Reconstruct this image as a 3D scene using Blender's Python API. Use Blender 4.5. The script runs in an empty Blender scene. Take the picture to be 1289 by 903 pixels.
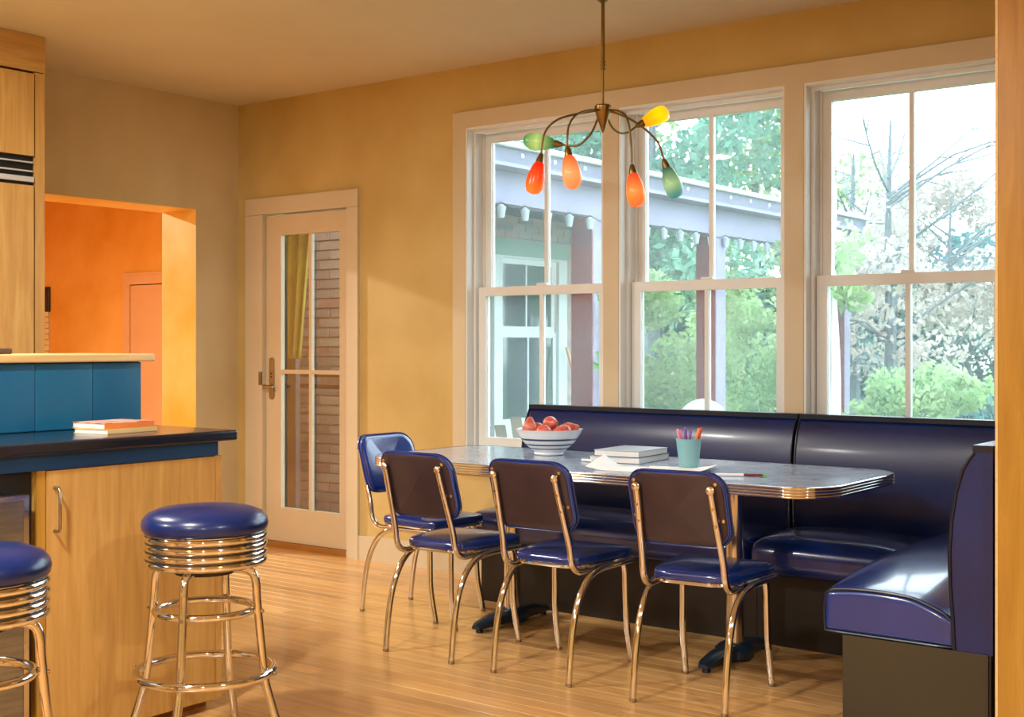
import bpy, bmesh, math, random
from math import sin, cos, pi, radians, sqrt, atan2
from mathutils import Vector, Matrix
random.seed(7)
scene = bpy.context.scene
COL = scene.collection

# ------------------------------------------------------------------ camera
CAM = Vector((6.196, -5.335, 1.244)); YAW = radians(37.082); FPX = 1595.0
cd = bpy.data.cameras.new('camera'); cam = bpy.data.objects.new('camera', cd); COL.objects.link(cam)
cam.location = CAM; cam.rotation_euler = (pi/2, 0, YAW)
cd.sensor_fit = 'HORIZONTAL'; cd.sensor_width = 36.0; cd.lens = 36.0*FPX/1289.0
cd.shift_y = (434.0-451.5)/1289.0
cd.clip_start = 0.05; cd.clip_end = 400
scene.camera = cam
FW = Vector((-sin(YAW), cos(YAW), 0)); RT = Vector((cos(YAW), sin(YAW), 0))
def at(px, depth, z=0.0):
    """floor-plan point seen in pixel column px at a given depth"""
    p = CAM + FW*depth + RT*((px-644.5)/FPX*depth); p.z = z; return p

# ------------------------------------------------------------------ world, lights, exposure
w = bpy.data.worlds.new('overcast_sky'); scene.world = w; w.use_nodes = True
bg = w.node_tree.nodes['Background']; bg.inputs[0].default_value = (0.74, 0.90, 1.0, 1); bg.inputs[1].default_value = 6.5
scene.view_settings.view_transform = 'Standard'; scene.view_settings.look = 'None'
scene.view_settings.gamma = 1.0; scene.view_settings.use_curve_mapping = False
scene.view_settings.exposure = 0.0

def area(name, loc, size, power, color, rot=(0, 0, 0), shape='DISK'):
    l = bpy.data.lights.new(name, 'AREA'); l.shape = shape; l.size = size; l.energy = power; l.color = color
    o = bpy.data.objects.new(name, l); COL.objects.link(o); o.location = loc; o.rotation_euler = rot; return o
WARM = (1.0, 0.975, 0.89)
LAMPS = [(1.5, -3.3, 75), (3.6, -4.4, 95), (1.5, -5.6, 75), (4.6, -6.6, 90), (7.2, -3.6, 75), (7.2, -6.6, 75)]
for i, (x, y, p) in enumerate(LAMPS):
    area('ceiling_fill_light', (x, y, 2.712), 0.20, p, WARM)  # unseen lights spread over the ceiling as warm fill
area('hall_lamp_light', (-3.2, -1.4, 2.93), 0.3, 480, (1.0, 0.90, 0.74))

# ------------------------------------------------------------------ material helpers
def lin(c):
    return tuple(((v/12.92) if v <= 0.04045 else ((v+0.055)/1.055)**2.4) for v in c)
def hexc(h):
    return lin(tuple(int(h[i:i+2], 16)/255 for i in (0, 2, 4))) + (1.0,)
M = {}
def base(name):
    m = bpy.data.materials.new(name); m.use_nodes = True; nt = m.node_tree
    M[name] = m
    return m, nt, nt.nodes['Principled BSDF']
def setp(b, rough=0.5, metal=0.0, spec=0.5, coat=0.0, coat_rough=0.1):
    b.inputs['Roughness'].default_value = rough; b.inputs['Metallic'].default_value = metal
    b.inputs['Specular IOR Level'].default_value = spec
    b.inputs['Coat Weight'].default_value = coat; b.inputs['Coat Roughness'].default_value = coat_rough
def coords(nt, scale=(1, 1, 1), kind='Object', rot=(0, 0, 0)):
    tc = nt.nodes.new('ShaderNodeTexCoord'); mp = nt.nodes.new('ShaderNodeMapping')
    mp.inputs['Scale'].default_value = scale; mp.inputs['Rotation'].default_value = rot
    nt.links.new(tc.outputs[kind], mp.inputs['Vector']); return mp.outputs['Vector']
def noise(nt, vec, scale=5, detail=4, rough=0.55, dist=0.0):
    n = nt.nodes.new('ShaderNodeTexNoise'); n.inputs['Scale'].default_value = scale
    n.inputs['Detail'].default_value = detail; n.inputs['Roughness'].default_value = rough
    n.inputs['Distortion'].default_value = dist
    nt.links.new(vec, n.inputs['Vector']); return n.outputs['Fac']
def ramp(nt, fac, stops):
    r = nt.nodes.new('ShaderNodeValToRGB'); nt.links.new(fac, r.inputs['Fac'])
    e = r.color_ramp.elements
    e[0].position, e[0].color = stops[0]; e[1].position, e[1].color = stops[-1]
    for p, c in stops[1:-1]:
        k = e.new(p); k.color = c
    return r.outputs['Color']
def bump(nt, b, h, strength=0.1, dist=0.01):
    n = nt.nodes.new('ShaderNodeBump'); n.inputs['Strength'].default_value = strength; n.inputs['Distance'].default_value = dist
    nt.links.new(h, n.inputs['Height']); nt.links.new(n.outputs['Normal'], b.inputs['Normal'])
def mottled(name, c1, c2, scale=3.0, rough=0.5, metal=0, spec=0.5, coat=0, bmp=0.0, stretch=(1, 1, 1), lo=0.35, hi=0.65, detail=4, kind='Object'):
    m, nt, b = base(name); setp(b, rough, metal, spec, coat)
    f = noise(nt, coords(nt, stretch, kind), scale, detail)
    nt.links.new(ramp(nt, f, [(lo, hexc(c1)), (hi, hexc(c2))]), b.inputs['Base Color'])
    if bmp:
        f2 = noise(nt, coords(nt, stretch, kind), scale*14, 2); bump(nt, b, f2, bmp, 0.003)
    return m
def wood(name, c1, c2, c3, grain=(1, 1, 14), rough=0.35, spec=0.5, coat=0.15, scale=2.2, perobj=0.0, kind='Object'):
    """grain: stretch factors, the small one lies along the grain"""
    m, nt, b = base(name); setp(b, rough, 0, spec, coat, 0.15)
    v = coords(nt, grain, kind)
    if perobj:
        oi = nt.nodes.new('ShaderNodeObjectInfo'); ad = nt.nodes.new('ShaderNodeVectorMath'); ad.operation = 'ADD'
        mu = nt.nodes.new('ShaderNodeMath'); mu.operation = 'MULTIPLY'; mu.inputs[1].default_value = 37.0
        nt.links.new(oi.outputs['Random'], mu.inputs[0]); nt.links.new(v, ad.inputs[0]); nt.links.new(mu.outputs[0], ad.inputs[1]); v = ad.outputs[0]
    f = noise(nt, v, scale, 6, 0.6, 0.6)
    colr = ramp(nt, f, [(0.25, hexc(c1)), (0.52, hexc(c2)), (0.78, hexc(c3))])
    if perobj:
        hs = nt.nodes.new('ShaderNodeHueSaturation'); mr = nt.nodes.new('ShaderNodeMapRange')
        mr.inputs['To Min'].default_value = 1-perobj; mr.inputs['To Max'].default_value = 1+perobj
        nt.links.new(oi.outputs['Random'], mr.inputs['Value']); nt.links.new(mr.outputs[0], hs.inputs['Value'])
        nt.links.new(colr, hs.inputs['Color']); colr = hs.outputs['Color']
    nt.links.new(colr, b.inputs['Base Color'])
    f2 = noise(nt, v, scale*6, 3); bump(nt, b, f2, 0.03, 0.002)
    return m
def glass(name, tint=(1, 1, 1), haze=0.10, hazecol=(0.8, 0.9, 0.92), refl=1.0):
    """thin pane: clear transmission, fresnel reflection, a pale veil added to haze the view outside"""
    m = bpy.data.materials.new(name); m.use_nodes = True; nt = m.node_tree; nt.nodes.clear(); M[name] = m
    out = nt.nodes.new('ShaderNodeOutputMaterial')
    tr = nt.nodes.new('ShaderNodeBsdfTransparent'); tr.inputs[0].default_value = tint + (1,)
    gl = nt.nodes.new('ShaderNodeBsdfGlossy'); gl.inputs['Roughness'].default_value = 0.01
    tl = nt.nodes.new('ShaderNodeBsdfTranslucent'); tl.inputs[0].default_value = hazecol + (1,)  # translucent layer stands in for the outdoor haze
    fr = nt.nodes.new('ShaderNodeFresnel'); fr.inputs[0].default_value = 1.30
    mu = nt.nodes.new('ShaderNodeMath'); mu.operation = 'MULTIPLY'; mu.inputs[1].default_value = refl
    nt.links.new(fr.outputs[0], mu.inputs[0])
    m1 = nt.nodes.new('ShaderNodeMixShader'); m2 = nt.nodes.new('ShaderNodeMixShader')
    f = noise(nt, coords(nt, (1, 1, 1), 'Object'), 2.2, 5)
    mr = nt.nodes.new('ShaderNodeMapRange'); mr.inputs['From Min'].default_value = 0.3; mr.inputs['From Max'].default_value = 0.7
    mr.inputs['To Min'].default_value = haze*0.75; mr.inputs['To Max'].default_value = haze*1.25
    nt.links.new(f, mr.inputs['Value']); nt.links.new(mr.outputs[0], m1.inputs[0])
    nt.links.new(tr.outputs[0], m1.inputs[1]); nt.links.new(tl.outputs[0], m1.inputs[2])
    nt.links.new(mu.outputs[0], m2.inputs[0]); nt.links.new(m1.outputs[0], m2.inputs[1]); nt.links.new(gl.outputs[0], m2.inputs[2])
    nt.links.new(m2.outputs[0], out.inputs[0]); return m
def leafmat(name, c1, c2, c3, scale=1.2, trans=0.45):
    m = bpy.data.materials.new(name); m.use_nodes = True; nt = m.node_tree; nt.nodes.clear(); M[name] = m
    out = nt.nodes.new('ShaderNodeOutputMaterial'); d = nt.nodes.new('ShaderNodeBsdfDiffuse'); t = nt.nodes.new('ShaderNodeBsdfTranslucent')
    mx = nt.nodes.new('ShaderNodeMixShader'); mx.inputs[0].default_value = trans
    f = noise(nt, coords(nt, (1, 1, 1), 'Object'), scale, 5, 0.7)
    c = ramp(nt, f, [(0.3, hexc(c1)), (0.5, hexc(c2)), (0.7, hexc(c3))])
    nt.links.new(c, d.inputs[0]); nt.links.new(c, t.inputs[0])
    nt.links.new(d.outputs[0], mx.inputs[1]); nt.links.new(t.outputs[0], mx.inputs[2]); nt.links.new(mx.outputs[0], out.inputs[0]); return m
def shade_mat(name, neck, mid, tip, strength):
    """lit coloured glass lamp shade: colour runs along the shade from neck to tip (object z, 0 at neck to -1)"""
    m, nt, b = base(name); setp(b, 0.25, 0, 0.5)
    tc = nt.nodes.new('ShaderNodeTexCoord'); sp = nt.nodes.new('ShaderNodeSeparateXYZ'); nt.links.new(tc.outputs['Generated'], sp.inputs[0])
    c = ramp(nt, sp.outputs['Z'], [(0.0, hexc(tip)), (0.45, hexc(mid)), (1.0, hexc(neck))])
    nt.links.new(c, b.inputs['Base Color']); nt.links.new(c, b.inputs['Emission Color']); b.inputs['Emission Strength'].default_value = strength
    return m

# --- materials
mottled('wall_paint', 'c79a4e', 'd3ab63', 2.2, 0.62, bmp=0.03, kind='Generated')
mottled('wall_gold', 'bda05e', 'ccb374', 1.6, 0.6, bmp=0.04)
mottled('wall_gold_daylit', 'c4b085', 'd2c098', 1.5, 0.6, bmp=0.04)  # same gold paint, made paler and greyer to imitate window daylight
mottled('ceiling_paint', 'c8bb9a', 'd0c5a8', 0.9, 0.7)
mottled('trim_cream', 'ccbc9c', 'd2c4a8', 2.0, 0.42, bmp=0.01)
mottled('trim_white', 'dfe2e0', 'e8ebea', 2.0, 0.35)
mottled('door_cream', 'cab896', 'd0c0a2', 2.0, 0.42)
mottled('orange_plaster', 'd99630', 'ecb65e', 1.3, 0.5, bmp=0.05, lo=0.3, hi=0.7)
mottled('orange_door', 'd9a670', 'dfae7a', 2.0, 0.45)
mottled('gold_leaf', 'd3a63c', 'e6c579', 1.8, 0.34, spec=0.6)
wood('maple', 'ae8040', 'c19450', 'cfa662', (14, 14, 1.2), 0.34, 0.5, 0.2)
wood('maple_y', 'ae8040', 'c19450', 'cfa662', (14, 1.2, 14), 0.34, 0.5, 0.2)
wood('panel_wood', '9c6f20', 'ac7f2e', 'b98e3e', (10, 10, 1.0), 0.3, 0.5, 0.25)
wood('ledge_wood', 'd2ab6c', 'dfbd83', 'e8c994', (14, 1.2, 14), 0.4, 0.5, 0.1)
wood('floor_oak', 'b98446', 'd09f60', 'e2ba80', (1.0, 16, 1), 0.34, 0.7, 0.55, 2.0, perobj=0.15)
wood('floor_base', 'b07840', 'c68e54', 'd6a46e', (1.0, 16, 1), 0.3, 0.5, 0.3)
wood('threshold_wood', '8a5620', '9c662c', 'ab7638', (1.0, 16, 4), 0.4, 0.4, 0.1)
mottled('navy_vinyl', '051b4e', '07235f', 2.5, 0.28, spec=0.5, coat=0.1, bmp=0.06)
mottled('blue_vinyl', '0b3186', '1040a0', 2.5, 0.22, spec=0.8, coat=0.4, bmp=0.05)
mottled('seat_vinyl', '062468', '082e7c', 2.5, 0.24, spec=0.6, coat=0.6, bmp=0.06)
mottled('back_vinyl', '2e2126', '3a2a30', 4.0, 0.4, spec=0.5, bmp=0.08)
mottled('piping_vinyl', '0a1224', '0e1830', 5.0, 0.3)
mottled('kick_vinyl', '1b1410', '241b15', 3.0, 0.5, bmp=0.05)
mottled('bench_end', '2c2718', '38301d', 1.5, 0.5, bmp=0.05)
mottled('black_gap', '0a0808', '100c0a', 3.0, 0.6)
mottled('chrome', 'd6d2cc', 'e2dfd8', 3.0, 0.07, 1.0)
mottled('chrome_soft', 'c8c2b8', 'd6d0c8', 3.0, 0.16, 1.0)
mottled('brass_screw', 'd8bb80', 'e4cb98', 3.0, 0.25, 1.0)
mottled('bronze', '7a6338', '8f7444', 8.0, 0.3, 1.0)
mottled('nickel', '9a8e7c', 'a89c88', 6.0, 0.32, 1.0)
mottled('aluminium', 'd0d0d0', 'dedede', 6.0, 0.5, 0.6)
mottled('brushed_steel', '8f9296', 'a2a5a8', 6.0, 0.3, 1.0, stretch=(1, 1, 14))
mottled('cast_iron', '0b1a26', '12283a', 6.0, 0.33, spec=0.6, bmp=0.05)
mottled('laminate', '94a8c4', 'b4c4d8', 9.0, 0.24, spec=0.8, coat=0.5, detail=8)
mottled('stone_black', '0a0f18', '111a28', 6.0, 0.22, spec=0.6, coat=0.3)
mottled('apron_blue', '0a3a66', '0d4274', 3.0, 0.4)
m_, nt_, b_ = base('tile_blue'); setp(b_, 0.42, 0, 0.5)
oi_ = nt_.nodes.new('ShaderNodeObjectInfo'); f_ = noise(nt_, coords(nt_), 7, 5)
mx_ = nt_.nodes.new('ShaderNodeMath'); mx_.operation = 'MULTIPLY_ADD'; mx_.inputs[1].default_value = 0.55
nt_.links.new(oi_.outputs['Random'], mx_.inputs[0]); ml_ = nt_.nodes.new('ShaderNodeMath'); ml_.operation = 'MULTIPLY'; ml_.inputs[1].default_value = 0.5
nt_.links.new(f_, ml_.inputs[0]); nt_.links.new(ml_.outputs[0], mx_.inputs[2])
nt_.links.new(ramp(nt_, mx_.outputs[0], [(0.1, hexc('0a4a80')), (0.5, hexc('0e5a86')), (0.9, hexc('13688c'))]), b_.inputs['Base Color'])
mottled('grout', '1d4a66', '2a5670', 9.0, 0.8)
mottled('ceramic_white', 'dfe4ea', 'eaeef2', 3.0, 0.2, spec=0.6)
mottled('ceramic_blue', '2b4268', '37507a', 3.0, 0.2, spec=0.6)
mottled('pear_red', 'bc4638', 'de8272', 22.0, 0.32)
mottled('stem_brown', '4a3420', '5c4430', 20.0, 0.6)
mottled('cup_teal', '78b0bc', '8ec0ca', 4.0, 0.4)
mottled('paper', 'eef2f2', 'f6f8f8', 4.0, 0.6)
mottled('page_edges', 'd9dde0', 'eef0f0', 60.0, 0.7, stretch=(0.1, 0.1, 6))
mottled('book_navy', '2a3a54', '34486a', 5.0, 0.45)
mottled('book_grey', '9fb3c4', 'b6c6d4', 5.0, 0.4)
mottled('book_orange', 'e07a24', 'ea9040', 5.0, 0.4)
mottled('book_cream', 'd9b878', 'e2c68c', 5.0, 0.5)
mottled('book_cover_print', 'e8c0a8', 'c05a4a', 26.0, 0.35, detail=1)
for n_, a_, c_ in [('pen_pink', 'e98ab4', 'f0a8c8'), ('pen_purple', '7a4ab0', '8c5cc0'), ('pen_white', 'e6e4ec', 'f2f0f4'), ('pen_orange', 'f0862a', 'f59a40'), ('pen_red', 'd8452c', 'e2583c'),
                   ('pen_maroon', '6a2a2c', '7a3638'), ('pen_green', '68c030', '7cd048'), ('pen_teal', '3f8a98', '509aa6')]:
    mottled(n_, a_, c_, 5.0, 0.35)
# exterior
m_, nt_, b_ = base('brick'); setp(b_, 0.85)
oi_ = nt_.nodes.new('ShaderNodeObjectInfo'); f_ = noise(nt_, coords(nt_), 16, 4)
mx_ = nt_.nodes.new('ShaderNodeMath'); mx_.operation = 'MULTIPLY_ADD'; mx_.inputs[1].default_value = 0.7
nt_.links.new(oi_.outputs['Random'], mx_.inputs[0]); ml_ = nt_.nodes.new('ShaderNodeMath'); ml_.operation = 'MULTIPLY'; ml_.inputs[1].default_value = 0.3
nt_.links.new(f_, ml_.inputs[0]); nt_.links.new(ml_.outputs[0], mx_.inputs[2])
nt_.links.new(ramp(nt_, mx_.outputs[0], [(0.1, hexc('7d7a78')), (0.45, hexc('9b8f86')), (0.7, hexc('b0a294')), (0.95, hexc('9a7060'))]), b_.inputs['Base Color'])
mottled('mortar', '98948c', 'aaa69e', 30.0, 0.9)
mottled('cream_brick', 'e2c27c', 'edd49a', 20.0, 0.8)
mottled('porch_lavender', '77758f', '83819c', 2.0, 0.6)
mottled('porch_grey', '55566a', '606176', 2.0, 0.6)
mottled('post_maroon', '641418', '721c20', 3.0, 0.55, bmp=0.05)
mottled('house_white', 'b4c0c0', 'c0cccc', 2.0, 0.5)
mottled('house_sage', '6f9486', '7ea294', 2.0, 0.6)
mottled('teal_board', '1c4654', '245260', 2.0, 0.5)
mottled('dark_glass', '1d3b40', '3c5c52', 1.5, 0.06, spec=0.8)
mottled('roof_shingle', '8c9298', 'a0a6aa', 14.0, 0.9)
mottled('gutter_white', 'dde6ea', 'e8f0f2', 3.0, 0.4)
mottled('lantern_clear', '8c9aa2', '9aa8b0', 5.0, 0.15, spec=0.7)
mottled('adirondack_paint', '7c7c74', '8a8980', 3.0, 0.6)
mottled('broom_wood', 'b98a5a', 'c89c6c', 6.0, 0.5)
mottled('deck', '6a5a4a', '7c6a58', 6.0, 0.7)
mottled('grass', '4a6c3a', '66884e', 2.0, 0.9)
mottled('bark', '4a5458', '646e72', 6.0, 0.85)
mottled('birch_bark', 'd8dcd8', 'eceeea', 5.0, 0.8)
mottled('curtain_green', '55520a', '7a7014', 3.0, 0.7)
mottled('storm_frame', '0a1a1e', '0e2226', 3.0, 0.5)
mottled('rail_dark', '3a2820', '483228', 3.0, 0.5)
leafmat('leaf_pale', '66924e', '9ab880', 'd8dec4')
leafmat('leaf_teal', '3c6e70', '568686', '7aa09c')
leafmat('leaf_mid', '4a7c68', '6c9a84', 'a2bcac')
leafmat('leaf_autumn', '9a9a90', 'b4aaa2', 'c8c0ba')
leafmat('leaf_vine', '4c8c28', '66a440', '88bc60')
glass('window_glass', haze=0.06)
glass('door_glass', haze=0.003, refl=0.8)

# ------------------------------------------------------------------ mesh builder
class MB:
    def __init__(s): s.v = []; s.f = []
    def add(s, vs, fs):
        o = len(s.v); s.v += [tuple(p) for p in vs]; s.f += [tuple(i+o for i in f) for f in fs]; return s
    def box(s, x0, x1, y0, y1, z0, z1):
        if x0 > x1: x0, x1 = x1, x0
        if y0 > y1: y0, y1 = y1, y0
        if z0 > z1: z0, z1 = z1, z0
        return s.add([(x0,y0,z0),(x1,y0,z0),(x1,y1,z0),(x0,y1,z0),(x0,y0,z1),(x1,y0,z1),(x1,y1,z1),(x0,y1,z1)],
                     [(3,2,1,0),(4,5,6,7),(0,1,5,4),(1,2,6,5),(2,3,7,6),(3,0,4,7)])
    def tube(s, pts, r, n=10, caps=True, smooth=0, closed=False):
        pts = [Vector(p) for p in pts]
        if smooth: pts = spline(pts, smooth)
        m = len(pts); rs = r if isinstance(r, (list, tuple)) else [r]*m
        if len(rs) != m:
            rs = [rs[0] + (rs[-1]-rs[0])*i/(m-1) for i in range(m)]
        vs = []; up = None
        for i, p in enumerate(pts):
            if closed: t = pts[(i+1) % m]-pts[(i-1) % m]
            else: t = pts[min(i+1, m-1)]-pts[max(i-1, 0)]
            t.normalize()
            if up is None:
                up = Vector((0, 0, 1)) if abs(t.z) < 0.9 else Vector((1, 0, 0))
            a = t.cross(up).normalized(); up = a.cross(t).normalized()
            for k in range(n):
                q = 2*pi*k/n; vs.append(p + (a*cos(q)+up*sin(q))*rs[i])
        fs = []
        for i in range(m if closed else m-1):
            j = (i+1) % m
            for k in range(n):
                fs.append((i*n+k, i*n+(k+1) % n, j*n+(k+1) % n, j*n+k))
        if caps and not closed:
            fs.append(tuple(range(n-1, -1, -1))); fs.append(tuple((m-1)*n+k for k in range(n)))
        return s.add(vs, fs)
    def lathe(s, prof, n=32, c=(0, 0, 0), capb=True, capt=True):
        vs = []; m = len(prof)
        for r, z in prof:
            for k in range(n):
                q = 2*pi*k/n; vs.append((c[0]+r*cos(q), c[1]+r*sin(q), c[2]+z))
        fs = []
        for i in range(m-1):
            for k in range(n):
                fs.append((i*n+k, i*n+(k+1) % n, (i+1)*n+(k+1) % n, (i+1)*n+k))
        if capb: fs.append(tuple(range(n-1, -1, -1)))
        if capt: fs.append(tuple((m-1)*n+k for k in range(n)))
        return s.add(vs, fs)
    def prism(s, poly, z0, z1):
        n = len(poly)
        vs = [(x, y, z0) for x, y in poly] + [(x, y, z1) for x, y in poly]
        fs = [tuple(range(n-1, -1, -1)), tuple(range(n, 2*n))] + [(i, (i+1) % n, n+(i+1) % n, n+i) for i in range(n)]
        return s.add(vs, fs)
    def rbox(s, x0, x1, y0, y1, z0, z1, r=0.02, crown=0.0, n=10, fn=None):
        """rounded, optionally crowned box"""
        c = ((x0+x1)/2, (y0+y1)/2, (z0+z1)/2); h = ((x1-x0)/2, (y1-y0)/2, (z1-z0)/2)
        r = min(r, *h)
        def ticks(hh):
            k = 4; e = [-hh + r*(1-cos(pi/2*i/k)) for i in range(k)] 
            mid = [-hh+r + (2*(hh-r))*i/n for i in range(n+1)]
            return e + mid + [-q for q in reversed(e)]
        bm = bmesh.new(); cache = {}
        def V(p):
            key = tuple(round(q, 6) for q in p)
            if key not in cache:
                q = [max(-(h[i]-r), min(h[i]-r, p[i])) for i in range(3)]
                d = Vector([p[i]-q[i] for i in range(3)])
                if d.length > 1e-9: d = d.normalized()*r
                P = Vector(q)+d
                if crown:
                    u = P.x/h[0]; v = P.y/h[1]; wz = (P.z+h[2])/(2*h[2])
                    P.z += crown*max(0, 1-abs(u)**4)*max(0, 1-abs(v)**2.2)*wz
                P = Vector((P.x+c[0], P.y+c[1], P.z+c[2]))
                if fn: P = fn(P)
                cache[key] = bm.verts.new(P)
            return cache[key]
        T = [ticks(q) for q in h]
        for ax in range(3):
            a, b = (ax+1) % 3, (ax+2) % 3
            for sg in (-1, 1):
                for i in range(len(T[a])-1):
                    for j in range(len(T[b])-1):
                        q = []
                        for (ii, jj) in ((i, j), (i+1, j), (i+1, j+1), (i, j+1)):
                            p = [0, 0, 0]; p[ax] = sg*h[ax]; p[a] = T[a][ii]; p[b] = T[b][jj]; q.append(V(p))
                        if len(set(q)) < 4: continue
                        if sg < 0: q.reverse()
                        try: bm.faces.new(q)
                        except ValueError: pass
        bm.verts.index_update()
        bm.verts.ensure_lookup_table()
        vs = [v.co.copy() for v in bm.verts]; fs = [tuple(v.index for v in f.verts) for f in bm.faces]
        bm.free(); return s.add(vs, fs)
    def sweep(s, path, prof, closed=False, caps=True):
        """path: list of (pos, side) with side a unit vector; prof: closed list of (side offset, z)"""
        n = len(prof); vs = []
        for p, sd in path:
            for a, z in prof: vs.append((p[0]+sd[0]*a, p[1]+sd[1]*a, z))
        m = len(path); fs = []
        for i in range(m-1):
            for k in range(n):
                fs.append((i*n+k, i*n+(k+1) % n, (i+1)*n+(k+1) % n, (i+1)*n+k))
        if caps: fs += [tuple(range(n-1, -1, -1)), tuple((m-1)*n+k for k in range(n))]
        return s.add(vs, fs)
    def xf(s, mat):
        s.v = [tuple(mat @ Vector(p)) for p in s.v]; return s
    def build(s, name, mat, parent=None, smooth=True, angle=40, world=False):
        me = bpy.data.meshes.new(name)
        off = Vector((0, 0, 0))
        if world and parent is not None:
            q = parent
            while q is not None: off += q.location; q = q.parent
        me.from_pydata([tuple(Vector(p)-off) for p in s.v], [], s.f)
        bm = bmesh.new(); bm.from_mesh(me); bmesh.ops.recalc_face_normals(bm, faces=bm.faces); bm.to_mesh(me); bm.free()
        me.update()
        if smooth:
            me.shade_smooth()
            me.set_sharp_from_angle(angle=radians(angle))
        me.materials.append(M[mat])
        o = bpy.data.objects.new(name, me); COL.objects.link(o)
        if parent is not None: o.parent = parent
        return o
def spline(pts, k):
    """Catmull-Rom through pts"""
    out = []; n = len(pts)
    for i in range(n-1):
        p0 = pts[max(i-1, 0)]; p1 = pts[i]; p2 = pts[i+1]; p3 = pts[min(i+2, n-1)]
        for j in range(k):
            t = j/k; out.append(0.5*((2*p1)+(p2-p0)*t+(2*p0-5*p1+4*p2-p3)*t*t+(3*p1-p0-3*p2+p3)*t**3))
    out.append(pts[-1]); return out
def tag(o, label=None, cat=None, group=None, kind=None):
    if label: o['label'] = label
    if cat: o['category'] = cat
    if group: o['group'] = group
    if kind: o['kind'] = kind
    return o
def thing(name, label, cat, loc=(0, 0, 0), rotz=0.0, group=None, kind=None):
    o = bpy.data.objects.new(name, None); COL.objects.link(o); o.empty_display_size = 0.1
    o.location = loc; o.rotation_euler = (0, 0, rotz); return tag(o, label, cat, group, kind)
def copy_tree(o, parent=None):
    c = o.copy(); COL.objects.link(c); c.parent = parent
    for ch in list(o.children):
        copy_tree(ch, c)
    return c
def B(x0, x1, y0, y1, z0, z1): return MB().box(x0, x1, y0, y1, z0, z1)
def struct(name, mb, mat, smooth=False):
    return tag(mb.build(name, mat, None, smooth), kind='structure')

H = 2.75
# window openings and door opening on the back wall (plane y = 0)
WX = [(1.862, 2.749), (2.838, 3.724), (3.815, 4.701)]; WZ0, WZ1 = 0.68, 2.416
DX0, DX1, DZ1 = 0.245, 0.965, 2.045

# ------------------------------------------------------------------ shell
fl = struct('floor', B(-8.2, 9.1, -8.6, 0.16, -0.12, -0.012).box(-8.2, -0.945, 0.16, 3.45, -0.12, -0.012)
            .box(-8.2, 9.1, -8.6, -3.62, -0.012, 0.0).box(5.3, 9.1, -3.62, 0.0, -0.012, 0.0).box(-8.2, -0.3, -3.62, 0.16, -0.012, 0.0).box(-8.2, -1.05, 0.16, 3.45, -0.012, 0.0), 'floor_base')
fl['label'] = 'honey-coloured narrow strip wood floor'
# individual floor strips in view
BW = 0.076
bmesh_cache = {}
def board_mesh(L):
    key = round(L, 3)
    if key not in bmesh_cache:
        g = 0.0005; e = 0.0005; hw = BW/2-g; hl = L/2-g
        vs = [(-hl, -hw, -0.012), (hl, -hw, -0.012), (hl, hw, -0.012), (-hl, hw, -0.012), (-hl, -hw, -e), (hl, -hw, -e), (hl, hw, -e), (-hl, hw, -e),
              (-hl+e, -hw+e, 0), (hl-e, -hw+e, 0), (hl-e, hw-e, 0), (-hl+e, hw-e, 0)]
        fs = [(0,1,5,4),(1,2,6,5),(2,3,7,6),(3,0,4,7),(4,5,9,8),(5,6,10,9),(6,7,11,10),(7,4,8,11),(8,9,10,11)]
        me = bpy.data.meshes.new('floor_board'); me.from_pydata(vs, [], fs); me.materials.append(M['floor_oak']); bmesh_cache[key] = me
    return bmesh_cache[key]
y = -BW/2; row = 0
LENS = [0.6, 0.9, 1.2, 1.5]
while y > -3.62+BW/2-1e-6:
    x = -0.3 if y > -1.5 else -0.3
    x_end = 5.3; first = True
    while x < x_end-1e-6:
        L = random.choice(LENS)
        if first: L = random.choice([0.3, 0.6, 0.9]); first = False
        if x_end-(x+L) < 0.3: L = round(x_end-x, 3)
        o = bpy.data.objects.new('floor_board', board_mesh(L)); COL.objects.link(o); o.location = (x+L/2, y, 0); o.parent = fl
        x = round(x+L, 3)
    y -= BW; row += 1

struct('ceiling', B(-0.32, 9.1, -8.6, 0.16, H, H+0.15), 'ceiling_paint')
# back wall with the openings
wb = MB(); T = 0.16
wb.box(-0.93, -0.30, 0.13, T, 0, H+0.25).box(-0.32, 0.0, 0, T, 0, H+0.25).box(0, DX0-0.02, 0, T, 0, H).box(DX0-0.02, DX1+0.02, 0, T, DZ1+0.02, H).box(DX1+0.02, WX[0][0], 0, T, 0, H)
wb.box(WX[0][0], WX[2][1], 0, T, 0, WZ0).box(WX[0][0], WX[2][1], 0, T, WZ1, H)
wb.box(WX[0][1], WX[1][0], 0, T, WZ0, WZ1).box(WX[1][1], WX[2][0], 0, T, WZ0, WZ1).box(WX[2][1], 9.1, 0, T, 0, H)
tag(struct('wall_back', wb, 'wall_gold'), 'golden mottled plaster wall holding the windows and glazed door')
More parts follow.
